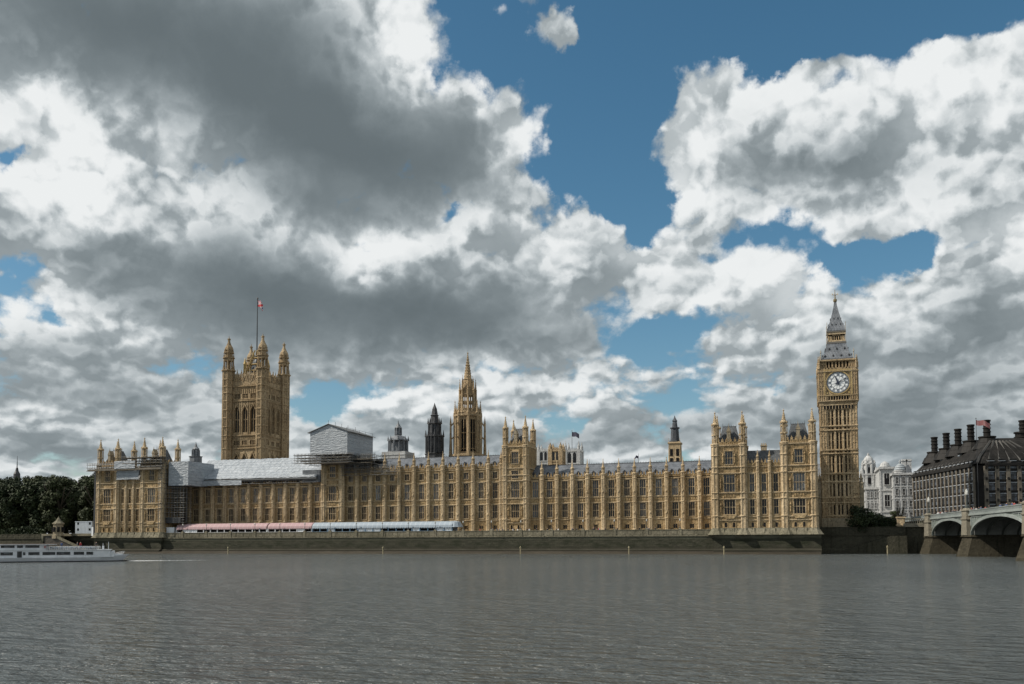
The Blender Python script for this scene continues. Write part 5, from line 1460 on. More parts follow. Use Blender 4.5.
yp = [ycross(930.5), ycross(969.0), ycross(1032.0)]
yp += [yp[2]-(yp[1]-yp[2]), yp[2]-2*(yp[1]-yp[2])-4]
bt = thing('bridge', 'grey green iron arch bridge on granite piers at the right', 'bridge', (XB0, BY0, 0))
bt.rotation_euler = (0, 0, BA)
ZS, ZCR, ZD = 5.6, 9.75, 10.45
sp, rb_, pr_, pa_, dk_ = MB(), MB(), MB(), MB(), MB()
PWD = 2.0
for a, b in zip(yp, yp[1:]):
    y0, y1 = a-PWD, b+PWD; yc = (y0+y1)/2; hl = abs(y0-y1)/2; N_ = 28
    pts = [(yc+hl*math.cos(PI*k/N_), ZS+(ZCR-ZS)*math.sin(PI*k/N_)) for k in range(N_+1)]
    # spandrel faces either side, arch ring slightly proud, ribs beneath
    for (xa, xb_) in ((XB0, XB0+.5), (XB1-.5, XB1)):
        for (p, q_) in zip(pts, pts[1:]): sp.prism([(p[0], p[1]), (q_[0], q_[1]), (q_[0], ZD), (p[0], ZD)], 'x', xa, xb_)
    for xa in [XB0-.22] + [XB0+3.4+i*3.5 for i in range(7)]:
        th = .62 if xa < XB0 else .5
        dst = rb_ if xa < XB0 else dk_
        for k in range(N_):
            (py_, pz), (qy, qz) = pts[k], pts[k+1]
            n0, n1 = Vector((math.cos(PI*k/N_)*.25, math.sin(PI*k/N_))), Vector((math.cos(PI*(k+1)/N_)*.25, math.sin(PI*(k+1)/N_)))
            dst.prism([(py_-n0.x*0, pz-.15), (qy, qz-.15), (qy+n1.x*th, qz+n1.y*th), (py_+n0.x*th, pz+n0.y*th)], 'x', xa, xa+.45)
    # open triangular panels with shields in the spandrels (raised mouldings)
    for s in (-1, 1):
        ye = yc+s*(hl-.3)
        for (u0, z0, u1, z1) in ((ye, ZS+2.2, ye, ZD-.5), (ye, ZD-.5, yc+s*hl*.55, ZD-.5)): rb_.bar((XB0-.1, u0, z0), (XB0-.1, u1, z1), .13)
        for k in range(5):
            yy = ye-s*(1.1+k*2.3); zz = ZS+(ZCR-ZS)*math.sqrt(max(0, 1-((yy-yc)/hl)**2)); 
            if zz+1.3 < ZD-.6: rb_.bar((XB0-.08, yy, zz+1), (XB0-.08, yy, ZD-.5), .10)
    dk_.box(XB0+.6, XB1-.6, y1, y0, ZD-.55, ZD-.2)
yA, yZ = 46, yp[-1]-3
pa_.box(XB0-.45, XB1+.45, yZ, yA, ZD-.1, ZD+.28)
for xx in (XB0-.3, XB1+.0):
    pa_.box(xx, xx+.3, yZ, yA, ZD+1.15, ZD+1.32); pa_.box(xx, xx+.3, yZ, yA, ZD+.28, ZD+.42)
    n = int((yA-yZ)/.7)
    for i in range(n): y = yZ+(i+.5)*(yA-yZ)/n; pa_.box(xx+.08, xx+.22, y-.13, y+.13, ZD+.42, ZD+1.15)
for i, y in enumerate(yp):
    pr_ = MB()
    # pier: spreading wet base, shaft, octagonal pilaster at each face up to the parapet
    pl_ = MB() if False else pr_
    hexa = lambda r, z: None
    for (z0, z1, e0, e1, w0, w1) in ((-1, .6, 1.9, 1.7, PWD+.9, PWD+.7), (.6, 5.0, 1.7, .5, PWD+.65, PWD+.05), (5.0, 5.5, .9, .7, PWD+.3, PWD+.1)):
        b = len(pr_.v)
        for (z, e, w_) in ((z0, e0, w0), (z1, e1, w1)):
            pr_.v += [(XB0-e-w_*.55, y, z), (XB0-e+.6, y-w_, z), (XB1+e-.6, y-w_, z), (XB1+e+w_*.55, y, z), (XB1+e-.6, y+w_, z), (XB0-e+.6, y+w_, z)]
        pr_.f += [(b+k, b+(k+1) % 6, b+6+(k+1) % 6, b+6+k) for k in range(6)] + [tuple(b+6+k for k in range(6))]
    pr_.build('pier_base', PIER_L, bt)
    for xx in (XB0-.4, XB1+.4):
        pa_x = MB(); pa_x.fr(xx, y, 5.4, 1.55, 9.2, 1.35); pa_x.lathe(xx, y, [(9.2, 1.35), (9.4, 1.6), (9.7, 1.6), (9.8, 1.3), (11.5, 1.3), (11.6, 1.55), (11.9, 1.55), (12.0, 1.0), (12.3, .9)]); pa_x.build('pilaster', PIER, bt)
    gb = MB(); gb.box(XB0+.8, XB1-.8, y-PWD+.01, y+PWD-.01, 5.0, ZD-.6); gb.build('pier_shaft', mat('pale_pier_face', stone_f((0.17, 0.18, 0.17), (0.22, 0.23, 0.22), (0.06, 0.06, 0.05), .3, .2, .3)) if i == 0 else bpy.data.materials['pale_pier_face'], bt)
sp.build('spandrel', GREEN, bt); rb_.build('arch_ring', mat('pale_bridge_paint', stone_f((0.235, 0.265, 0.252), (0.29, 0.318, 0.305), (0.16, 0.18, 0.165), .3, .1, .3), rough=.5), bt)
pa_.build('parapet', bpy.data.materials['pale_bridge_paint'], bt); dk_.build('deck_ribs', GREEN_D, bt)
m = MB(); m.box(XB0+.2, XB1-.2, yZ, 300, ZD+.28, ZD+.34); o = m.build('road', mat('asphalt', None, (.05, .05, .05), .9)); o['kind'] = 'structure'; q_ = bturn(o.location.x, o.location.y); o.location = (q_[0], q_[1], o.location.z); o.rotation_euler = (0, 0, BA)
# granite abutment and road ramp on the bank
m = MB(); m.box(XB0+.6, XB1+40, yp[0]+PWD, 60, -1, ZD-.2); m.box(33, XB0+.3, 1.5, 60, -1, 8.8)
tag(m.build('bridge_abutment', DARKWALL), 'dark granite abutment where the bridge meets the bank', 'abutment')
m = MB(); m.box(32.6, 39.2, .9, 1.5, 8.2, 8.7); m.box(32.6, 39.2, 1.0, 1.3, 8.7, 9.3)
for i in range(11): m.box(33+i*.6, 33.22+i*.6, 1.2, 1.6, 9.3, 10.5)
m.box(32.8, 39.4, 1.1, 1.7, 10.5, 10.8)
tag(m.build('balustrade', PIER), 'pale stone balustrade of the stairs beside the bridge abutment', 'balustrade')
m = MB(); m.box(31.0, 33.2, 2.2, 4.6, 6.8, 11.0); m.box(30.7, 33.5, 1.9, 4.9, 8.6, 9.0); m.box(30.8, 33.4, 2.0, 4.8, 11.0, 11.4)
tag(m.build('statue_plinth', STONE_L), 'pale stone statue plinth at the bank end of the bridge', 'plinth')


# ------------------------------------------------------------------ people (skinned bodies, seven-and-a-half heads)
SKIN = mat('skin', None, (0.45, 0.28, 0.20), .6); HAIR = mat('dark_hair', None, (0.03, 0.02, 0.015), .7)
def skin_mesh(name, J, E_, R_, sub=1):
    me = bpy.data.meshes.new(name); me.from_pydata(J, E_, [])
    o = bpy.data.objects.new('tmp', me); COL.objects.link(o)
    sk = o.modifiers.new('s', 'SKIN'); 
    for i, r in enumerate(R_): me.skin_vertices[0].data[i].radius = (r, r) if not isinstance(r, tuple) else r
    me.skin_vertices[0].data[0].use_root = True
    if sub: o.modifiers.new('d', 'SUBSURF').levels = sub
    dg = bpy.context.evaluated_depsgraph_get(); new = bpy.data.meshes.new_from_object(o.evaluated_get(dg)); new.name = name
    bpy.data.objects.remove(o); bpy.data.meshes.remove(me)
    for p in new.polygons: p.use_smooth = True
    return new


def person_mesh(pose, coat, legs):
    s = .06*pose
    J = [(0, 0, .95), (0, 0, 1.18), (0, .01, 1.40), (0, 0, 1.50), (0, -.01, 1.60), (0, -.02, 1.74),
         (.10, 0, .90), (.11, -.03-s, .50), (.12, s, .08), (.12, -.12+s, .03), (-.10, 0, .90), (-.11, -.01+s, .50), (-.12, .02-s, .08), (-.12, -.12-s, .03),
         (.19, 0, 1.40), (.24, .03, 1.14), (.22, -.08-.14*pose, .94+.12*pose), (.21, -.13-.14*pose, .88+.12*pose), (-.19, 0, 1.40), (-.24, .03, 1.14), (-.22, -.06, .92), (-.21, -.09, .84)]
    E_ = [(0, 1), (1, 2), (2, 3), (3, 4), (4, 5), (0, 6), (6, 7), (7, 8), (8, 9), (0, 10), (10, 11), (11, 12), (12, 13), (2, 14), (14, 15), (15, 16), (16, 17), (2, 18), (18, 19), (19, 20), (20, 21)]
    R_ = [(.16, .12), (.15, .11), (.17, .11), .06, .085, .075, .09, .065, .045, .04, .09, .065, .045, .04, .065, .048, .035, .035, .065, .048, .035, .035]
    me = skin_mesh('person', J, E_, R_)
    for m in (coat, legs, SKIN, HAIR): me.materials.append(m)
    for p in me.polygons:
        c = p.center; p.material_index = 3 if (c.z > 1.70 or (c.z > 1.58 and c.y > .03)) else 2 if c.z > 1.47 or (abs(c.x) > .17 and c.z < .98+.1*pose) else 1 if c.z < .88 else 0
    return me


CL = {n: mat('cloth_'+n, None, c, .9) for n, c in dict(dark=(.02, .02, .025), white=(.6, .6, .6), red=(.35, .04, .04), blue=(.05, .09, .2), grey=(.16, .16, .17)).items()}
PEO = [('a dark coat', person_mesh(0, CL['dark'], CL['dark']), 'dark'), ('a white shirt', person_mesh(1, CL['white'], CL['dark']), 'white'), ('a red top', person_mesh(0, CL['red'], CL['blue']), 'red'),
       ('a blue top', person_mesh(1, CL['blue'], CL['grey']), 'blue'), ('a grey jacket', person_mesh(0, CL['grey'], CL['dark']), 'grey')]
rp = random.Random(11)
for i in range(34):      # on the terrace, leaning near the parapet
    px = rp.choice([rp.uniform(496, 532), rp.uniform(470, 710), rp.uniform(545, 600)])
    k = rp.choices(range(5), (6, 3, 1, 1, 2))[0]; x = XX(px, 528, -10.9)
    o = place(PEO[k][1], 'person', (x, rp.uniform(-11.2, -9.2), ZT+.004)); o.rotation_euler = (0, 0, rp.uniform(-.8, .8)); o.scale = (1, 1, rp.uniform(.95, 1.06))
    tag(o, 'person in %s standing behind the open terrace parapet' % PEO[k][0], 'person', 'people in %s on the terrace' % PEO[k][0])
for i in range(44):      # on the bridge pavement
    y = rp.uniform(yp[2]-4, yp[0]+6); k = rp.choices(range(5), (4, 4, 2, 2, 2))[0]
    o = place(PEO[k][1], 'person', (*bturn(XB0+rp.uniform(.6, 2.6), y), ZD+.34)); o.rotation_euler = (0, 0, rp.choice([0, PI])+rp.uniform(-.3, .3))
    tag(o, 'person in %s walking along the bridge' % PEO[k][0], 'person', 'people in %s on the bridge' % PEO[k][0])

# bronze group on the plinth: two rearing horses and a standing driver
BRZ = mat('dark_bronze', None, (0.03, 0.032, 0.028), .5, .3)
st = thing('bronze_statue', 'dark bronze statue of rearing horses and a standing driver on a stone plinth', 'statue', (32, 3.4, 11.4))
for s in (-.6, .6):
    J = [(s*.3, .2, 1.7), (s*.4, -.5, 2.2), (s*.5, -.95, 2.75), (s*.55, -1.35, 3.0), (s*.2, .5, 1.5), (s*.1+.15, .4, .8), (s*.1+.15, .7, 0), (s*.1-.2, .4, .8), (s*.1-.2, .8, 0), (s*.5+.15, -.95, 1.7), (s*.5+.15, -1.3, 2.0), (s*.5-.2, -.9, 1.6), (s*.5-.2, -1.3, 1.5)]
    E_ = [(0, 1), (1, 2), (2, 3), (0, 4), (4, 5), (5, 6), (4, 7), (7, 8), (1, 9), (9, 10), (1, 11), (11, 12)]
    me = skin_mesh('horse', J, E_, [.34, .30, .19, .12, .32, .13, .07, .13, .07, .1, .06, .1, .06]); me.materials.append(BRZ); place(me, 'horse', (32+s, 3.2, 11.4), st)
me = person_mesh(1, BRZ, BRZ)
for i in range(4): me.materials[i] = BRZ
o = place(me, 'driver', (32, 4.4, 12.1), st); o.scale = (1.25, 1.25, 1.25)
m = MB(); m.box(31.3, 32.7, 4.0, 4.8, 11.4, 12.1); m.build('chariot', BRZ, st)

# lamps on the bridge pilasters
def bridge_lamp(label, x, y, z):
    t = thing('bridge_lamp', label, 'lamp', (x, y, z), 'three headed lamps on the bridge')
    m = MB(); m.lathe(x, y, [(z, .5), (z+.5, .45), (z+.8, .2), (z+3.6, .12), (z+3.8, .2)])
    for s in (-1, 0, 1): m.bar((x, y, z+2.9), (x, y+s*.75, z+3.3), .07)
    m.build('post', GREEN_D, t)
    for s in (-1, 0, 1): g = MB(); h = z+(3.3 if s else 3.8); g.lathe(x, y+s*.75, [(h, .16), (h+.25, .3), (h+.75, .34), (h+.85, .2), (h+1.2, .03)]); g.build('lantern', bpy.data.materials['lamp_glass'], t)


bridge_lamp('green three headed lamp on the bridge abutment', *bturn(XB0-.4, yp[0]), 12.3)
bridge_lamp('green three headed lamp on the first river pier of the bridge', *bturn(XB0-.4, yp[1]), 12.3)


# ------------------------------------------------------------------ dark office building with chimneys, at the far end of the bridge
def office():
    A = Vector((58.1, 25)); far = Vector((45.0, 77.0)); uS = (far-A).normalized(); uE = Vector((-uS.y, uS.x))*-1
    if uE.x < 0: uE = -uE
    LS, LE = (far-A).length, 62.0
    t = thing('office_building', 'dark bronze and stone office building with tall black chimneys behind the bridge', 'building', (A.x+15, A.y+20, ZT))
    BZ = mat('dark_bronze_cladding', stone_f((0.011, 0.010, 0.009), (0.020, 0.018, 0.016), (0.006, 0.006, 0.006), .3, .1, .2), rough=.6, spec=.2)
    BR = mat('bronze_roof', slate_f((0.010, 0.0097, 0.009), (0.028, 0.026, 0.024), 1.8), rough=.8, spec=.15)
    SP = mat('office_stone_pier', stone_f((0.16, 0.14, 0.112), (0.21, 0.185, 0.15), (0.06, 0.05, 0.04), .4, .1, .3), rough=.85, spec=.2)
    GL = mat('office_glass', glass_f((0.010, 0.012, 0.016), (0.08, 0.095, 0.12)), rough=.08, spec=.4)
    ZE, ch = 28.7, 2.4
    def P(u, v, z):   # u along the river side, v along the receding side
        q = A+uE*u+uS*v; return (q.x, q.y, z)
    def wbox(mb, u0, u1, v0, v1, z0, z1):
        b = len(mb.v); mb.v += [P(u, v, z) for z in (z0, z1) for (u, v) in ((u0, v0), (u1, v0), (u1, v1), (u0, v1))]
        mb.f += [tuple(b+i for i in q) for q in ((0, 3, 2, 1), (4, 5, 6, 7), (0, 1, 5, 4), (1, 2, 6, 5), (2, 3, 7, 6), (3, 0, 4, 7))]
    body = MB(); b = 0
    out = [P(ch, 0, 0), P(LE, 0, 0), P(LE, LS, 0), P(0, LS, 0), P(0, ch, 0)]
    body.prism([(p[0], p[1]) for p in out], 'z', ZT, ZE); body.build('wall', BZ, t)
    pier, sill, lint = MB(), MB(), MB()
    floors = [9.5+i*3.55 for i in range(6)]
    nE, nS = 17, 16; sE = (LE-ch)/nE; sS = (LS-ch)/nS
    for i in range(nE+1):
        u = ch+i*sE; wbox(pier, u-.62, u+.62, -.55, 0, ZT, ZE-.5)
        for z in floors: wbox(sill, u-.28, u+.28, -.8, -.55, z-.1, z+.75)
    for i in range(nS+1): v = ch+i*sS; wbox(pier, -.5, 0, v-.36, v+.36, ZT, ZE-.5)
    pier.build('stone_piers', SP, t)
    sh = MB()
    for i in range(nE):
        u = ch+i*sE; g = MB(); wbox(g, u+.80, u+sE-.80, -.14, -.01, floors[0], ZE-.7); g.build('window_bay', GL, t)
        for z in floors: wbox(sill, u+.66, u+sE-.66, -.20, -.02, z+1.35, z+1.55); wbox(sill, u+.66, u+sE-.66, -.24, -.02, z+2.45, z+3.2); wbox(sill, u+.66, u+sE-.66, -.45, -.02, z-.35, z+.1); wbox(sh, u+.75, u+sE-.75, -.42, -.24, z+2.5, z+2.72)
    for i in range(nS):
        v = ch+i*sS; g = MB(); wbox(g, -.14, -.01, v+.60, v+sS-.60, floors[0], ZE-.7); g.build('window_bay', GL, t)
        for z in floors: wbox(sill, -.20, -.02, v+.5, v+sS-.5, z+1.35, z+1.55); wbox(sill, -.24, -.02, v+.5, v+sS-.5, z+2.45, z+3.2); wbox(sill, -.4, -.02, v+.5, v+sS-.5, z-.35, z+.1); wbox(sh, -.42, -.24, v+.6, v+sS-.6, z+2.5, z+2.80)
    wall_build(t, (sill, BZ), (sh, mat('pale_metal', None, (0.24, 0.26, 0.28), .4)), name='spandrel_grid')
    kx = MB()
    wbox(kx, ch-.3, LE+.5, -.9, 0, ZE-.5, ZE+.3); wbox(kx, -.9, 0, ch-.3, LS+.5, ZE-.5, ZE+.3); kx.build('cornice', BZ, t)
    # curved roof: two courses of slope up to a flat ridge set back
    r = MB(); steps = [(ZE+.3, -.5), (ZE+2.4, 1.3), (ZE+5.2, 3.6), (ZE+7.8, 6.4), (ZE+9.6, 9.6), (ZE+10.0, 13)]
    rings = []
    for z, d in steps:
        pts = [P(ch*.6+d, d, z), P(LE+.5-d, d, z), P(LE+.5-d, LS+.5-d, z), P(d, LS+.5-d, z), P(d, ch*.6+d, z)]
        b = len(r.v); r.v += pts; rings.append(b)
    for b0_, b1_ in zip(rings, rings[1:]): r.f += [(b0_+k, b0_+(k+1) % 5, b1_+(k+1) % 5, b1_+k) for k in range(5)]
    r.f.append(tuple(rings[-1]+k for k in range(5))); ro = r.build('roof', BR, t)
    # ribs that gather towards each chimney
    rb = MB()
    chim = [(934, 438.3, 455.5), (946, 434, 450.5), (957.8, 430, 445.5), (970.7, 425, 441), (986.8, 419, 438), (1022.8, 418, 437)]
    def surf(u, v):
        d = max(0, min(u, v)); 
        for (z0, d0), (z1, d1) in zip(steps, steps[1:]):
            if d <= d1: return z0+(z1-z0)*(d-d0)/(d1-d0)
        return steps[-1][0]
    ctr = []
    vv = [LS-8, LS-8-(LS-18)*.27, LS-8-(LS-18)*.52, LS-8-(LS-18)*.76]
    for v in vv: ctr.append((9.6, v))
    ctr += [(10.5, 9.6), (10.5+(LE-20)*.36, 9.8), (10.5+(LE-20)*.72, 9.8)]
    for i, (u, v) in enumerate(ctr):
        cx, cy, _ = P(u, v, 0); zb = ZE+8.0
        if i < 6:
            # place exactly on the sight line of its photo position at this distance
            d = ray(chim[i][0], 430); tt = ((Vector((cx, cy))-Vector((CAM.x, CAM.y))).length)/Vector((d.x, d.y)).length; cx, cy = CAM.x+d.x*tt, CAM.y+d.y*tt
        c = MB(); zb -= (2.2, 1.8, 1.4, 1.0, .6, .6, .6)[i]; c.lathe(cx, cy, [(zb-1.5, 4.6), (zb+.6, 3.7), (zb+.8, 3.3), (zb+2.3, 2.5), (zb+2.5, 2.8), (zb+2.9, 2.8), (zb+3.1, 1.1), (zb+7.9, 1.0), (zb+8.0, 1.25), (zb+8.5, 1.3), (zb+8.55, 1.1)], 16)
        for k in range(16): a = k*PI/8; c.bar((cx+1.05*math.cos(a), cy+1.05*math.sin(a), zb+3.1), (cx+1.0*math.cos(a), cy+1.0*math.sin(a), zb+7.9), .07)
        for zz in (4.8, 6.1, 7.4): c.lathe(cx, cy, [(zb+zz-.5, 1.25), (zb+zz-.35, 1.32), (zb+zz-.2, 1.2)], 16)
        cc = c.build('chimney', BZ, ro)
        if i < 4:
            for k in range(-2, 3): v2 = v+k*(3.35); rb.bar(P(-.3, v2, ZE+.6), P(1.9, v+k*2.7, ZE+2.7), .26); rb.bar(P(1.9, v+k*2.7, ZE+2.7), P(6.6, v+k*1.4, ZE+8.0), .26)
        else:
            for k in range(-3, 4): u2 = u+k*3.6; rb.bar(P(u2, -.3, ZE+.6), P(u+k*3.0, 1.9, ZE+2.7), .42); rb.bar(P(u+k*3.0, 1.9, ZE+2.7), P(u+k*1.0, 7.0, ZE+8.4), .42)
    rb.build('roof_ribs', mat('bronze_rib', None, (.055, .052, .047), .7), t)
    dm = MB()   # windows at the foot of the roof and two long skylights
    for i in range(nE): u = ch+(i+.5)*sE; wbox(dm, u-1.0, u+1.0, .05, 1.2, ZE+.7, ZE+1.5)
    dm.build('attic_windows', mat('attic_glass', None, (.30, .33, .36), .15), ro)
    sk = MB()
    for v in (LS*.50, LS*.72): sk.prism([P(2.4, v-.6, 0)[:2], P(2.4, v+.6, 0)[:2], P(5.6, v+.6, 0)[:2], P(5.6, v-.6, 0)[:2]], 'z', ZE+4.0, ZE+4.1); 
    sk.v = []; sk.f = []
    for v in (LS*.38, LS*.66):
        b = len(sk.v); sk.v += [P(2.6, v-.55, ZE+4.6), P(2.6, v+.55, ZE+4.6), P(5.6, v+.55, ZE+7.8), P(5.6, v-.55, ZE+7.8), P(3.0, v-.55, ZE+4.2), P(3.0, v+.55, ZE+4.2), P(6.0, v+.55, ZE+7.3), P(6.0, v-.55, ZE+7.3)]
        sk.f += [tuple(b+i for i in q) for q in ((0, 1, 2, 3), (7, 6, 5, 4), (0, 4, 5, 1), (1, 5, 6, 2), (2, 6, 7, 3), (3, 7, 4, 0))]
    sk.build('skylights', bpy.data.materials['attic_glass'], ro)
    c = MB(); p = P(20, 12, 0); c.fr(p[0], p[1], ZE+9, 1.8, ZE+11.4, 1.8, 12); c.fr(p[0], p[1], ZE+11.4, 2.2, ZE+11.9, 2.2, 12); c.build('roof_cowl', BZ, ro)
    fp = at(976.6, 440, 23)
    flagpole('flagpole with a faded red flag in front of the dark office building', fp.x, 23, 12, Z(976.6, 418.5, 23), 4.4, 1.7, REDF, .35, 1, .12)


office()


# ------------------------------------------------------------------ white stone ministries beyond the trees
def white_block(label, pxa, pxb, Y, pytop, depth=30, floors=4, pyb=515, wins=True, m=PORTLAND, cols=3):
    xa, xb = XX(pxa, 490, Y), XX(pxb, 490, Y); zt = Z((pxa+pxb)/2, pytop, Y); z0 = ZT
    t = thing('white_building', label, 'building', ((xa+xb)/2, Y+depth/2, ZT), 'white stone buildings behind the trees')
    w = MB(); w.box(xa, xb, Y, Y+depth, z0, zt)
    fh = (zt-z0)/floors
    for k in range(floors+1): z = z0+k*fh; w.box(xa-.3, xb+.3, Y-.35, Y+depth+.3, z-.3, z+.15)
    w.box(xa-.7, xb+.7, Y-.8, Y+depth, zt-.2, zt+.7); n = cols
    for i in range(n+1): x = xa+(xb-xa)*i/n; w.box(x-.35, x+.35, Y-.3, Y, z0, zt)
    w.build('wall', m, t)
    for k in range(floors):
        for i in range(n):
            x = xa+(xb-xa)*(i+.5)/n; ww = (xb-xa)/n*.40
            window(t, x, Y-.42, z0+k*fh+fh*.25, z0+k*fh+fh*.78, ww, 2, 1, GLASS, m, False)
    return t, xa, xb, zt


tw, xa, xb, zt = white_block('white stone ministry wing receding behind the round domed corner turret', 866, 881, 128, 489, 60, 4, cols=4)
# raised tower with domed lantern
def dome_tower(label, px, Y, rows, n=16, cat='tower', cols=None, wins=()):
    c = at(px, 480, Y); k = (XX(px+1, 480, Y)-XX(px-1, 480, Y))/2
    t = thing('domed_turret', label, cat, (c.x, Y, ZT), 'domed turrets of the white buildings')
    w = MB(); pr = [(Z(px, a, Y), b*k) for a, b in rows]; w.fr(c.x, Y, ZT, pr[0][1], pr[0][0], pr[0][1], n); w.lathe(c.x, Y, pr, n)
    w.build('body', PORTLAND, t)
    if cols:
        m = MB()
        for (a, b, hw, nn) in cols:
            for j in range(nn): aa = (j+.5)*2*PI/nn; m.fr(c.x+hw*k*math.cos(aa), Y+hw*k*math.sin(aa), Z(px, a, Y), .5, Z(px, b, Y), .45, 8)
        m.build('columns', PORTLAND, t)
    d = MB()
    for (dx_, a, b, hw, rr_) in wins:
        x = c.x+dx_*k; yy = Y-math.sqrt(max(.1, (rr_*k)**2-(dx_*k)**2)); d.box(x-hw*k, x+hw*k, yy-.25, yy+.8, Z(px, a, Y), Z(px, b, Y)); 
    if wins: d.build('openings', DARK, t)
    return t


# square lower stages of the left tower
m = MB(); Yt = 140; cxx = XX(869.5, 480, Yt); kk = .5*(XX(870.5, 480, Yt)-XX(868.5, 480, Yt))
lt_ = thing('white_tower', 'white stone tower of the ministry, square below and round above, beside the clock tower', 'tower', (cxx, Yt+5, ZT), 'domed turrets of the white buildings')
m.box(cxx-8.6*kk, cxx+8.6*kk, Yt, Yt+17*kk, ZT, Z(869.5, 474, Yt)); m.box(cxx-9.3*kk, cxx+9.3*kk, Yt-.5, Yt+17*kk+.5, Z(869.5, 488, Yt), Z(869.5, 486.5, Yt)); m.box(cxx-9.3*kk, cxx+9.3*kk, Yt-.5, Yt+17*kk+.5, Z(869.5, 475, Yt), Z(869.5, 473.6, Yt))
for s in (-1, 1):
    m.box(cxx+s*7.4*kk-.9, cxx+s*7.4*kk+.9, Yt-.4, Yt, ZT, Z(869.5, 474, Yt)); m.box(cxx+s*3.2*kk-.6, cxx+s*3.2*kk+.6, Yt-.4, Yt, ZT, Z(869.5, 474, Yt))
    m.fr(cxx+s*7.2*kk, Yt+1.4, Z(869.5, 474, Yt), 1.2, Z(869.5, 467, Yt), .3, 8)
m.build('wall', PORTLAND, lt_)
m = MB(); yc_ = Yt+8.5*kk; ZZ = lambda v: Z(869.5, v, Yt)
m.lathe(cxx, yc_, [(ZZ(474), 6.2*kk), (ZZ(464.5), 5.9*kk), (ZZ(464), 7.2*kk), (ZZ(462.6), 7.2*kk), (ZZ(462.2), 5.4*kk), (ZZ(459.5), 5.2*kk), (ZZ(457.5), 4.3*kk), (ZZ(455.5), 2.4*kk), (ZZ(455), 1.4*kk), (ZZ(453.6), 1.2*kk), (ZZ(451.8), 0)], 16)
for j in range(8): a = j*PI/4+PI/8; m.fr(cxx+6.6*kk*math.cos(a), yc_+6.6*kk*math.sin(a), ZZ(474), .6, ZZ(464), .55, 8); m.fr(cxx+6.4*kk*math.cos(a), yc_+6.4*kk*math.sin(a), ZZ(462.6), .6, ZZ(459.6), .1, 6)
m.build('lantern', PORTLAND, lt_)
m = MB(); m.box(cxx-1.4*kk, cxx+1.4*kk, Yt-.5, Yt+.3, ZZ(484), ZZ(477.5)); m.box(cxx-.95*kk, cxx+.95*kk, yc_-6.5*kk, yc_-5.2*kk, ZZ(472.6), ZZ(467)); m.build('openings', DARK, lt_)

t2, xa, xb, zt = white_block('tall white stone ministry block with arched opening between the two domed turrets', 880.5, 893.5, 120, 468.5, 26, 3, cols=1)
m = MB(); cxx = (xa+xb)/2
m.box(cxx-1.0, cxx+1.0, 119.5, 120, Z(887, 485, 120), Z(887, 478.5, 120)); m.fr(xb-3.4, 119.2, Z(890, 487, 120), .01, Z(890, 486.9, 120), .01, 4)
m.build('recess', DARK, t2)
m = MB(); m.fr(xa+2.2, 122.2, zt, 2.4, zt+1.2, 2.4, 12); m.lathe(xa+2.2, 122.2, [(zt+1.2, 2.1), (zt+2.4, 1.7), (zt+3.0, .8), (zt+3.4, .1)], 12); m.build('corner_cupola', PORTLAND, t2)
t3, xa, xb, zt = white_block('white stone corner building with a small grey dome, adjoining the dark office building', 893.8, 914, 112, 474.5, 26, 5, cols=3)
m = MB(); k3 = .5*(XX(902.2, 470, 112)-XX(900.2, 470, 112)); cxx = XX(901.2, 470, 112); z3_ = lambda v: Z(901.2, v, 112)
m.lathe(cxx, 116, [(z3_(476), 6.2*k3), (z3_(471), 6.2*k3), (z3_(470.6), 6.8*k3), (z3_(469.8), 6.8*k3)], 16); dr = m.build('dome_drum', PORTLAND, t3)
m = MB(); m.lathe(cxx, 116, [(z3_(469.8), 6.0*k3), (z3_(467.6), 5.8*k3), (z3_(465.4), 4.7*k3), (z3_(463.8), 3.0*k3), (z3_(463), 1.3*k3), (z3_(461.6), 1.0*k3), (z3_(461.2), 1.6*k3), (z3_(460.4), 1.2*k3), (z3_(458.6), 0)], 20); m.build('dome', mat('pale_lead_dome', stone_f((.30, .33, .35), (.42, .45, .47), (.18, .2, .21), .2, .1, .4), rough=.5), t3, smooth=True)
m = MB(); m.prism([(xa+7.4*k3*1.7, zt), (xb, zt), (xb-1.5, zt+4.2), (xa+7.4*k3*1.9, zt+4.2)], 'y', 113.5, 130); m.build('roof', IRON_G, t3)
for x in (xa+.65*(xb-xa), xb-1.0): m = MB(); m.box(x-1.0, x+1.0, 118, 120.5, zt, zt+7); m.box(x-1.2, x+1.2, 117.8, 120.7, zt+6.2, zt+6.6); m.build('chimney', PORTLAND, t3)


# ------------------------------------------------------------------ trees
LEAF = mat('dark_plane_leaves', lambda nt: (mixc(nt, noise(nt, pos(nt), .35, 4, .6).step(.35, .7), (0.013, 0.021, 0.009), (0.046, 0.062, 0.025)), None, None), rough=.7, spec=.25)
LEAF2 = mat('olive_plane_leaves', lambda nt: (mixc(nt, noise(nt, pos(nt), .35, 4, .6).step(.35, .7), (0.022, 0.030, 0.011), (0.052, 0.064, 0.026)), None, None), rough=.7, spec=.25)
BARK = mat('bark', None, (0.06, 0.05, 0.035), .9)


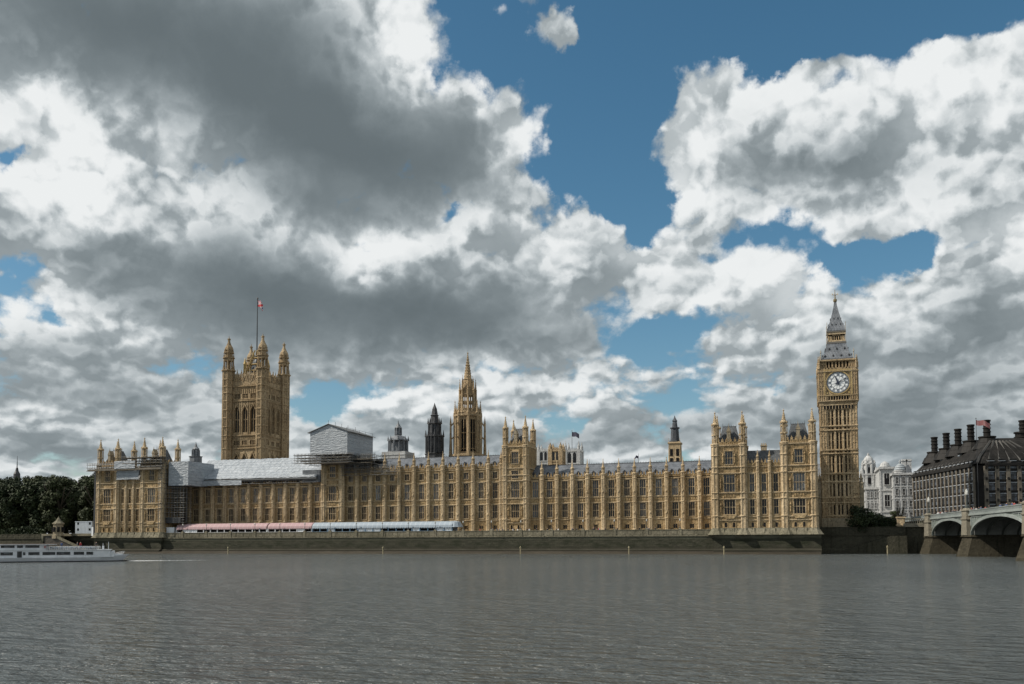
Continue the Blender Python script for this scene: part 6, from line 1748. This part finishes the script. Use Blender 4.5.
def tree_proto(name, label, h, r, leaf, seed, n=13000, ls=.48, low=.04):
    rnd = random.Random(seed); t = thing(name, label, 'tree', (0, 0, 0))
    tr_ = MB(); tr_.fr(0, 0, 0, h*.035, h*.35, h*.022, 8); tips = []
    for i in range(9):
        a = i*2.4+rnd.random(); l = r*rnd.uniform(.45, .8); z0 = h*rnd.uniform(.28, .5); p0 = Vector((0, 0, z0)); p1 = Vector((l*math.cos(a), l*math.sin(a), z0+h*rnd.uniform(.15, .4)))
        tr_.bar(p0, p1, h*.010, 6); tips.append(p1)
    tr_.bar((0, 0, h*.3), (rnd.uniform(-1, 1), rnd.uniform(-1, 1), h*.85), h*.014, 6); tr_.build('trunk', BARK, t)
    cl = []
    for i in range(44):
        a = rnd.uniform(0, 2*PI); u = rnd.uniform(-1, 1); f_ = rnd.uniform(.55, 1.0)
        zc = h*(low+.5*(1-low)); cl.append((Vector((r*.78*f_*math.sqrt(max(0, 1-u*u))*math.cos(a), r*.78*f_*math.sqrt(max(0, 1-u*u))*math.sin(a), zc+u*h*(1-low)*.42*f_)), rnd.uniform(.20, .36)*r))
    m = MB()
    for i in range(n):
        c, cr_ = rnd.choice(cl); d = Vector((rnd.gauss(0, 1), rnd.gauss(0, 1), rnd.gauss(0, 1))).normalized(); p = c+d*cr_*rnd.uniform(.55, 1.08)
        nrm = (d+Vector((rnd.gauss(0, .5), rnd.gauss(0, .5), rnd.gauss(0, .5)+.3))).normalized(); a_ = nrm.orthogonal().normalized(); b_ = nrm.cross(a_); s = ls*rnd.uniform(.6, 1.3); th = rnd.uniform(0, 2*PI)
        e1 = a_*math.cos(th)+b_*math.sin(th); e2 = nrm.cross(e1)
        b0 = len(m.v); m.v += [tuple(p+e1*s), tuple(p+e2*s*.6+nrm*.1), tuple(p-e1*s), tuple(p-e2*s*.6)]; m.f.append((b0, b0+1, b0+2, b0+3))
    me = bpy.data.meshes.new('crown'); me.from_pydata(m.v, [], m.f); me.materials.append(leaf); place(me, 'crown', (0, 0, 0), t)
    return t


pt = [tree_proto('park_tree', 'x', 25, 8.5, LEAF, 1), tree_proto('park_tree', 'x', 23, 9.5, LEAF, 2), tree_proto('park_tree', 'x', 26, 8.0, LEAF2, 3), tree_proto('park_tree', 'x', 22, 9.0, LEAF, 4)]
rt_ = random.Random(5)
spots = []
for row, (Y, zt_off) in enumerate(((8, 0), (26, 1), (48, 2), (75, 2))):
    x = -268 - row*9
    while x > -400-row*30:
        spots.append((x+rt_.uniform(-2, 2), Y+rt_.uniform(-4, 4), row)); x -= rt_.uniform(11, 14)
rows_w = ['front row at the river wall', 'second row back from the river', 'third row back from the river', 'rearmost row of the park']
cnt = {}
used = [False]*4
ords = ['first', 'second', 'third', 'fourth', 'fifth', 'sixth', 'seventh', 'eighth', 'ninth', 'tenth', 'eleventh', 'twelfth', 'thirteenth', 'fourteenth', 'fifteenth', 'sixteenth']
for i, (x, y, row) in enumerate(spots):
    k = rt_.randrange(4); cnt[row] = cnt.get(row, 0)+1
    target = Z(50, 474.5, y)-ZT; base_h = [25, 23, 26, 22][k]; sc_ = target/base_h*rt_.uniform(.90, 1.04)
    lb = 'dark dense park tree, %s from the palace in the %s' % (ords[cnt[row]-1], rows_w[row].split(' of')[0].split(' at')[0].split(' back')[0])
    if not used[k]: o = pt[k]; used[k] = True; o.location = (x, y, ZT); o['label'] = lb; o.rotation_euler = (0, 0, rt_.uniform(0, 6)); o.scale = (sc_,)*3
    else: o = dup(pt[k], (x, y, ZT), lb, rt_.uniform(0, 6), (sc_*rt_.uniform(.95, 1.1), sc_*rt_.uniform(.95, 1.1), sc_))
    o['group'] = 'trees in the park beside the palace'
rh = random.Random(19); m = MB()
for i in range(15000):
    x = rh.uniform(-400, -289); y = rh.uniform(-9.5, -7.5); z = ZT+rh.uniform(0, 1)**.7*(3.2+.6*math.sin(x*.31)+.4*math.sin(x*.9))
    p = Vector((x, y, z)); e1 = Vector((rh.gauss(0, 1), rh.gauss(0, 1), rh.gauss(0, 1))).normalized()*.42; e2 = e1.orthogonal().normalized()*.3
    b0 = len(m.v); m.v += [tuple(p+e1), tuple(p+e2), tuple(p-e1), tuple(p-e2)]; m.f.append((b0, b0+1, b0+2, b0+3))
me = bpy.data.meshes.new('hedge'); me.from_pydata(m.v, [], m.f); me.materials.append(LEAF)
tag(place(me, 'hedge', (0, 0, 0)), 'long dark hedge behind the river wall, in front of the park trees', 'hedge')
# two small round trees and a low hedge at the foot of the clock tower
b1 = tree_proto('garden_tree', 'dark rounded tree at the foot of the clock tower, on its right corner', 8.2, 5.2, LEAF, 8, 3600, .32, .02); b1.location = (21.0, 0.2+5.5-6.5+2, ZT); b1.location = (19.6, -.2+3.0-2.0, ZT)
g2 = dup(b1, (24.6, 5.6, ZT), 'dark rounded tree right of the clock tower, behind the taller rounded one', 2.0, (.85, .85, .72))
for o in (b1, g2): o['group'] = 'garden trees by the clock tower'
for i, (x, y, s_) in enumerate(((24, 62, .36), (31, 58, .33), (37, 64, .38), (44, 60, .34), (50, 70, .42))):
    dup(pt[i % 4], (x, y, ZT), 'small dark square tree before the white buildings, %s from the clock tower' % ords[i], i*1.7, (s_, s_, s_*.9))['group'] = 'trees before the white buildings'
rh = random.Random(9); m = MB()
for i in range(5200):
    x = rh.uniform(22, 38.5); hmax = 3.6+1.2*math.sin(x*.5)-(x-22)*.06; y = rh.uniform(4.2, 7.5); z = ZT+rh.uniform(0, 1)**.6*hmax
    if i % 2: y = 4.2+rh.uniform(0, .5)
    p = Vector((x, y, z)); e1 = Vector((rh.gauss(0, 1), rh.gauss(0, 1), rh.gauss(0, 1))).normalized()*.3; e2 = e1.orthogonal().normalized()*.2
    b0 = len(m.v); m.v += [tuple(p+e1), tuple(p+e2), tuple(p-e1), tuple(p-e2)]; m.f.append((b0, b0+1, b0+2, b0+3))
me = bpy.data.meshes.new('hedge'); me.from_pydata(m.v, [], m.f); me.materials.append(LEAF)
hd = place(me, 'hedge', (0, 0, 0)); tag(hd, 'low dark hedge running from the clock tower trees to the bridge', 'hedge')

# ------------------------------------------------------------------ things on the left bank
kk_ = thing('kiosk', 'small octagonal stone kiosk with a pointed roof at the head of the river ramp', 'kiosk', (-284, -11, ZT))
kx_, ky_ = XX(58.3, 530, -11), -11
m = MB(); m.fr(kx_, ky_, 5.8, 2.1, 11.6, 1.95); m.lathe(kx_, ky_, [(11.4, 2.0), (11.6, 2.4), (11.9, 2.4)]); m.lathe(kx_, ky_, [(5.8, 2.4), (7.2, 2.4), (7.4, 2.0)])
m.build('wall', STONE_G, kk_)
m = MB(); m.lathe(kx_, ky_, [(11.9, 2.35), (12.8, 1.2), (13.8, .5), (14.2, .2), (14.9, 0)]); m.build('roof', PLINTH, kk_)
m = MB()
for k in range(8): a = -PI/2+k*PI/4; m.box(kx_+1.9*math.cos(a)-.35, kx_+1.9*math.cos(a)+.35, ky_+1.9*math.sin(a)-.35, ky_+1.9*math.sin(a)+.35, 8.4, 10.4)
m.build('openings', DARK, kk_)
cb = thing('site_office', 'pale two storey portable site office beside the south pavilion', 'cabin', (-266, -4, ZT))
ca, cb_ = XX(75.3, 525, -5), XX(92, 525, -5)
m = MB(); m.box(ca, cb_, -5, 0, ZT, Z(84, 522, -5)); m.box(ca-.15, cb_+.15, -5.1, .1, Z(84, 522, -5), Z(84, 521.3, -5))
for i in range(12): x = ca+(cb_-ca)*(i+.5)/12; m.box(x-.05, x+.05, -5.05, -5, ZT, Z(84, 522, -5))
m.build('wall', mat('pale_site_panels', None, (0.42, 0.46, 0.50), .6), cb)
m = MB()
for f_ in (.12, .82):
    for z in (9.0, 11.4): m.box(ca+(cb_-ca)*f_, ca+(cb_-ca)*(f_+.1), -5.08, -5, z, z+.9)
m.build('windows', DARK, cb)
m = MB(); m.box(XX(91.5, 530, -9), XX(96.5, 530, -9), -9, -8.8, 6.8, Z(94, 527, -9)); tag(m.build('white_hoarding', WHITE), 'small white hoarding against the corner of the south pavilion', 'hoarding')
# distant spire over the trees
m = MB(); sx0 = XX(17, 470, 400); m.lathe(sx0, 400, [(ZT, 4), (Z(17, 474, 400), 3.2), (Z(17, 471, 400), 1.6), (Z(17, 468, 400), 1.0), (Z(17, 467.5, 400), .5), (Z(17, 456, 400), .12)], 8)
tag(m.build('distant_spire', IRON), 'thin distant spire rising above the park trees', 'spire')


# ------------------------------------------------------------------ tour boat
def boat():
    bow = CAM + ray(129, 561)*((0-CAM.z)/ray(129, 561).z); stern_dir = (CAM + ray(0, 562.4)*((0-CAM.z)/ray(0, 562.4).z)) - bow
    u = Vector((stern_dir.x, stern_dir.y, 0)).normalized(); v = Vector((-u.y, u.x, 0))
    if v.y < 0: v = -v
    k = (bow-CAM).dot(fw)/F      # metres per pixel at the bow
    L = 138*k; Wd = 6.4
    t = thing('tour_boat', 'long white double deck river tour boat heading downstream past the park', 'boat', (bow.x+u.x*L/2, bow.y+u.y*L/2, 0))
    HULL = mat('white_boat_paint', stone_f((0.74, 0.76, 0.78), (0.82, 0.83, 0.84), (0.50, 0.52, 0.54), .2, .0, .2), rough=.35, spec=.5)
    BOOT = mat('dark_waterline', None, (0.03, 0.03, 0.04), .5); BG = mat('boat_window_glass', glass_f((0.015, 0.018, 0.02), (.07, .08, .085)), rough=.1)
    def P(a, b, z): q = bow+u*a+v*b; return (q.x, q.y, z*.68)
    def bx(mb, a0, a1, b0, b1, z0, z1):
        i = len(mb.v); mb.v += [P(a, b, z) for z in (z0, z1) for (a, b) in ((a0, b0), (a1, b0), (a1, b1), (a0, b1))]
        mb.f += [tuple(i+j for j in q) for q in ((0, 3, 2, 1), (4, 5, 6, 7), (0, 1, 5, 4), (1, 2, 6, 5), (2, 3, 7, 6), (3, 0, 4, 7))]
    # hull lofted from sections
    def hull(z0f, z1f, m, name):
        h = MB(); S_ = [(0, .15), (1.2, 1.0), (3, 1.9), (6, 2.8), (10, 3.2), (L-4, 3.2), (L, 2.6)]
        for i, (a, w_) in enumerate(S_):
            rise = max(0, (6-a))/6*.9
            a0 = a + (1.4*(1-a/6) if a < 6 else 0)
            for (b, z) in ((-w_*.86, z0f), (-w_, z1f+rise*(z1f > .5)), (w_, z1f+rise*(z1f > .5)), (w_*.86, z0f)):
                h.v.append(P((a0 if z == z0f else a), b, z))
        for i in range(len(S_)-1):
            for j in range(4): h.f.append((4*i+j, 4*i+(j+1) % 4, 4*i+4+(j+1) % 4, 4*i+4+j))
        h.f += [(3, 2, 1, 0), tuple(4*(len(S_)-1)+j for j in range(4))]
        return h.build(name, m, t)
    hull(.28, 1.5, HULL, 'hull'); hull(-.4, .30, BOOT, 'waterline')
    s = MB(); bx(s, 17*k, L-.4, -2.9, 2.9, 1.5, 3.9); bx(s, 16*k, L-.2, -3.1, 3.1, 3.9, 4.1)
    # forward slope of the saloon and raised foredeck
    bx(s, 13.5*k, 17*k, -2.3, 2.3, 1.5, 3.6); bx(s, 6*k, 14*k, -1.2, 1.2, 1.9, 2.6)
    saloon = s.build('saloon', HULL, t)
    g = MB()
    wins = [(36, 44), (45, 57), (58.5, 65), (66.5, 77), (78, 90), (91, 101.5), (112, 125), (126, 137)]
    wins = [(129-77, 129-65), (129-64, 129-53), (129-50.5, 129-41), (129-38.5, 129-36.5), (129-28, 129-17.5), (129-15, 129-4), (129-2, 129+8)]
    wins += [(129-89, 129-80), (129-97, 129-91)]
    for a, b in wins: bx(g, a*k, b*k, -2.96, -2.9, 2.35, 3.35); bx(g, a*k, b*k, 2.9, 2.96, 2.35, 3.35)
    bx(g, 129*k-35.5*k, 129*k-31.5*k, -2.98, -2.9, 1.6, 3.6)
    g.build('saloon_windows', BG, t)
    w = MB(); bx(w, 73*k, 116*k, -2.4, 2.4, 4.1, 5.9); wh = w.build('upper_cabin', HULL, t)
    r = MB(); bx(r, 66*k, 119*k, -2.9, 2.9, 5.9, 6.05); r.build('canopy_roof', mat('dull_brown_roof', None, (0.30, 0.22, 0.18), .7), t)
    r = MB(); bx(r, 66*k, 119*k, -2.95, 2.95, 5.72, 5.9); r.build('roof_fascia', HULL, t)
    g = MB()
    for a, b in ((129-50, 129-38), (129-36, 129-31), (129-29, 129-17.5)): bx(g, a*k, b*k, -2.46, -2.4, 4.75, 5.6); bx(g, a*k, b*k, 2.4, 2.46, 4.75, 5.6)
    g.build('cabin_windows', BG, wh)
    rl = MB()
    for b in (-2.95, 2.95):
        for z in (4.5, 4.8, 5.1): p, q = P(27*k, b, z), P(74*k, b, z); rl.bar(p, q, .03)
        n = 24
        for i in range(n+1): a = 27*k+47*k*i/n; rl.bar(P(a, b, 4.1), P(a, b, 5.1), .03)
        for z in (2.5, 2.8): rl.bar(P(1.0, b*.15, z+.6), P(13*k, b*.85, z), .03)
        for i in range(5): a = 1.2+i*1.9; rl.bar(P(a, b*(.2+.15*i), 1.9), P(a, b*(.2+.15*i), 3.0), .03)
    rl.build('railings', HULL, t)
    bn = MB()
    for i in range(9): a = 31*k+i*4.4*k; bx(bn, a, a+.9, -2.3, 2.3, 4.5, 4.62); bx(bn, a+.8, a+.9, -2.3, 2.3, 4.62, 5.05)
    bn.build('deck_seats', mat('blue_grey_seats', None, (.18, .24, .3), .6), t)
    ms = MB(); ms.bar(P(19*k, 0, 4.1), P(19*k, 0, 6.6), .07); ms.bar(P(19*k, -.8, 6.1), P(19*k, .8, 6.1), .05); ms.build('mast', HULL, t); ms = MB(); bx(ms, 23*k, 24.6*k, -1.0, 1.0, 4.1, 5.3); ms.bar(P(24*k, 0, 5.2), P(24*k, 0, 6.2), .06); ms.build('wheelhouse', HULL, t)
    ring_ = MB(); p = P(74.5*k, -2.55, 4.7); ring_.bar(P(74.0*k, -2.6, 4.6), P(74.0*k, -2.6, 5.3), .22, 8); ring_.build('lifebuoy', CL['red'], t)
    for i, a in enumerate((30, 44, 47, 61)):
        kx2 = (0, 2, 4, 3)[i]; q = P(a*k, -1.0+.5*i, 4.1); o = place(PEO[kx2][1], 'person', q); o.rotation_euler = (0, 0, 1.2*i)
        tag(o, 'person in %s on the open top deck of the tour boat' % PEO[kx2][0], 'person', 'passengers on the tour boat')
    # faint wake trailing from the bow and stern
    wk = MB(); rw_ = random.Random(2)
    for (a0, a1, b0) in ((-17, .3, -1.0), (-9, 0, 1.0)):
        n = 60
        for i in range(n):
            a = a0+(a1-a0)*i/n; wdt = (.04+.11*rw_.random())*(.3+.7*i/n); q = bow+u*a+v*(b0+rw_.uniform(-.25, .25)-.05*a*(1 if b0 > 0 else -1)*0)
            wk.fr(q.x, q.y, -.02, wdt*1.6, .05+.05*rw_.random(), wdt*.5, 6, 0, 1.8, .8)
    o = wk.build('wake', mat('foam', None, (.45, .46, .46), .6)); o['kind'] = 'stuff'


boat()
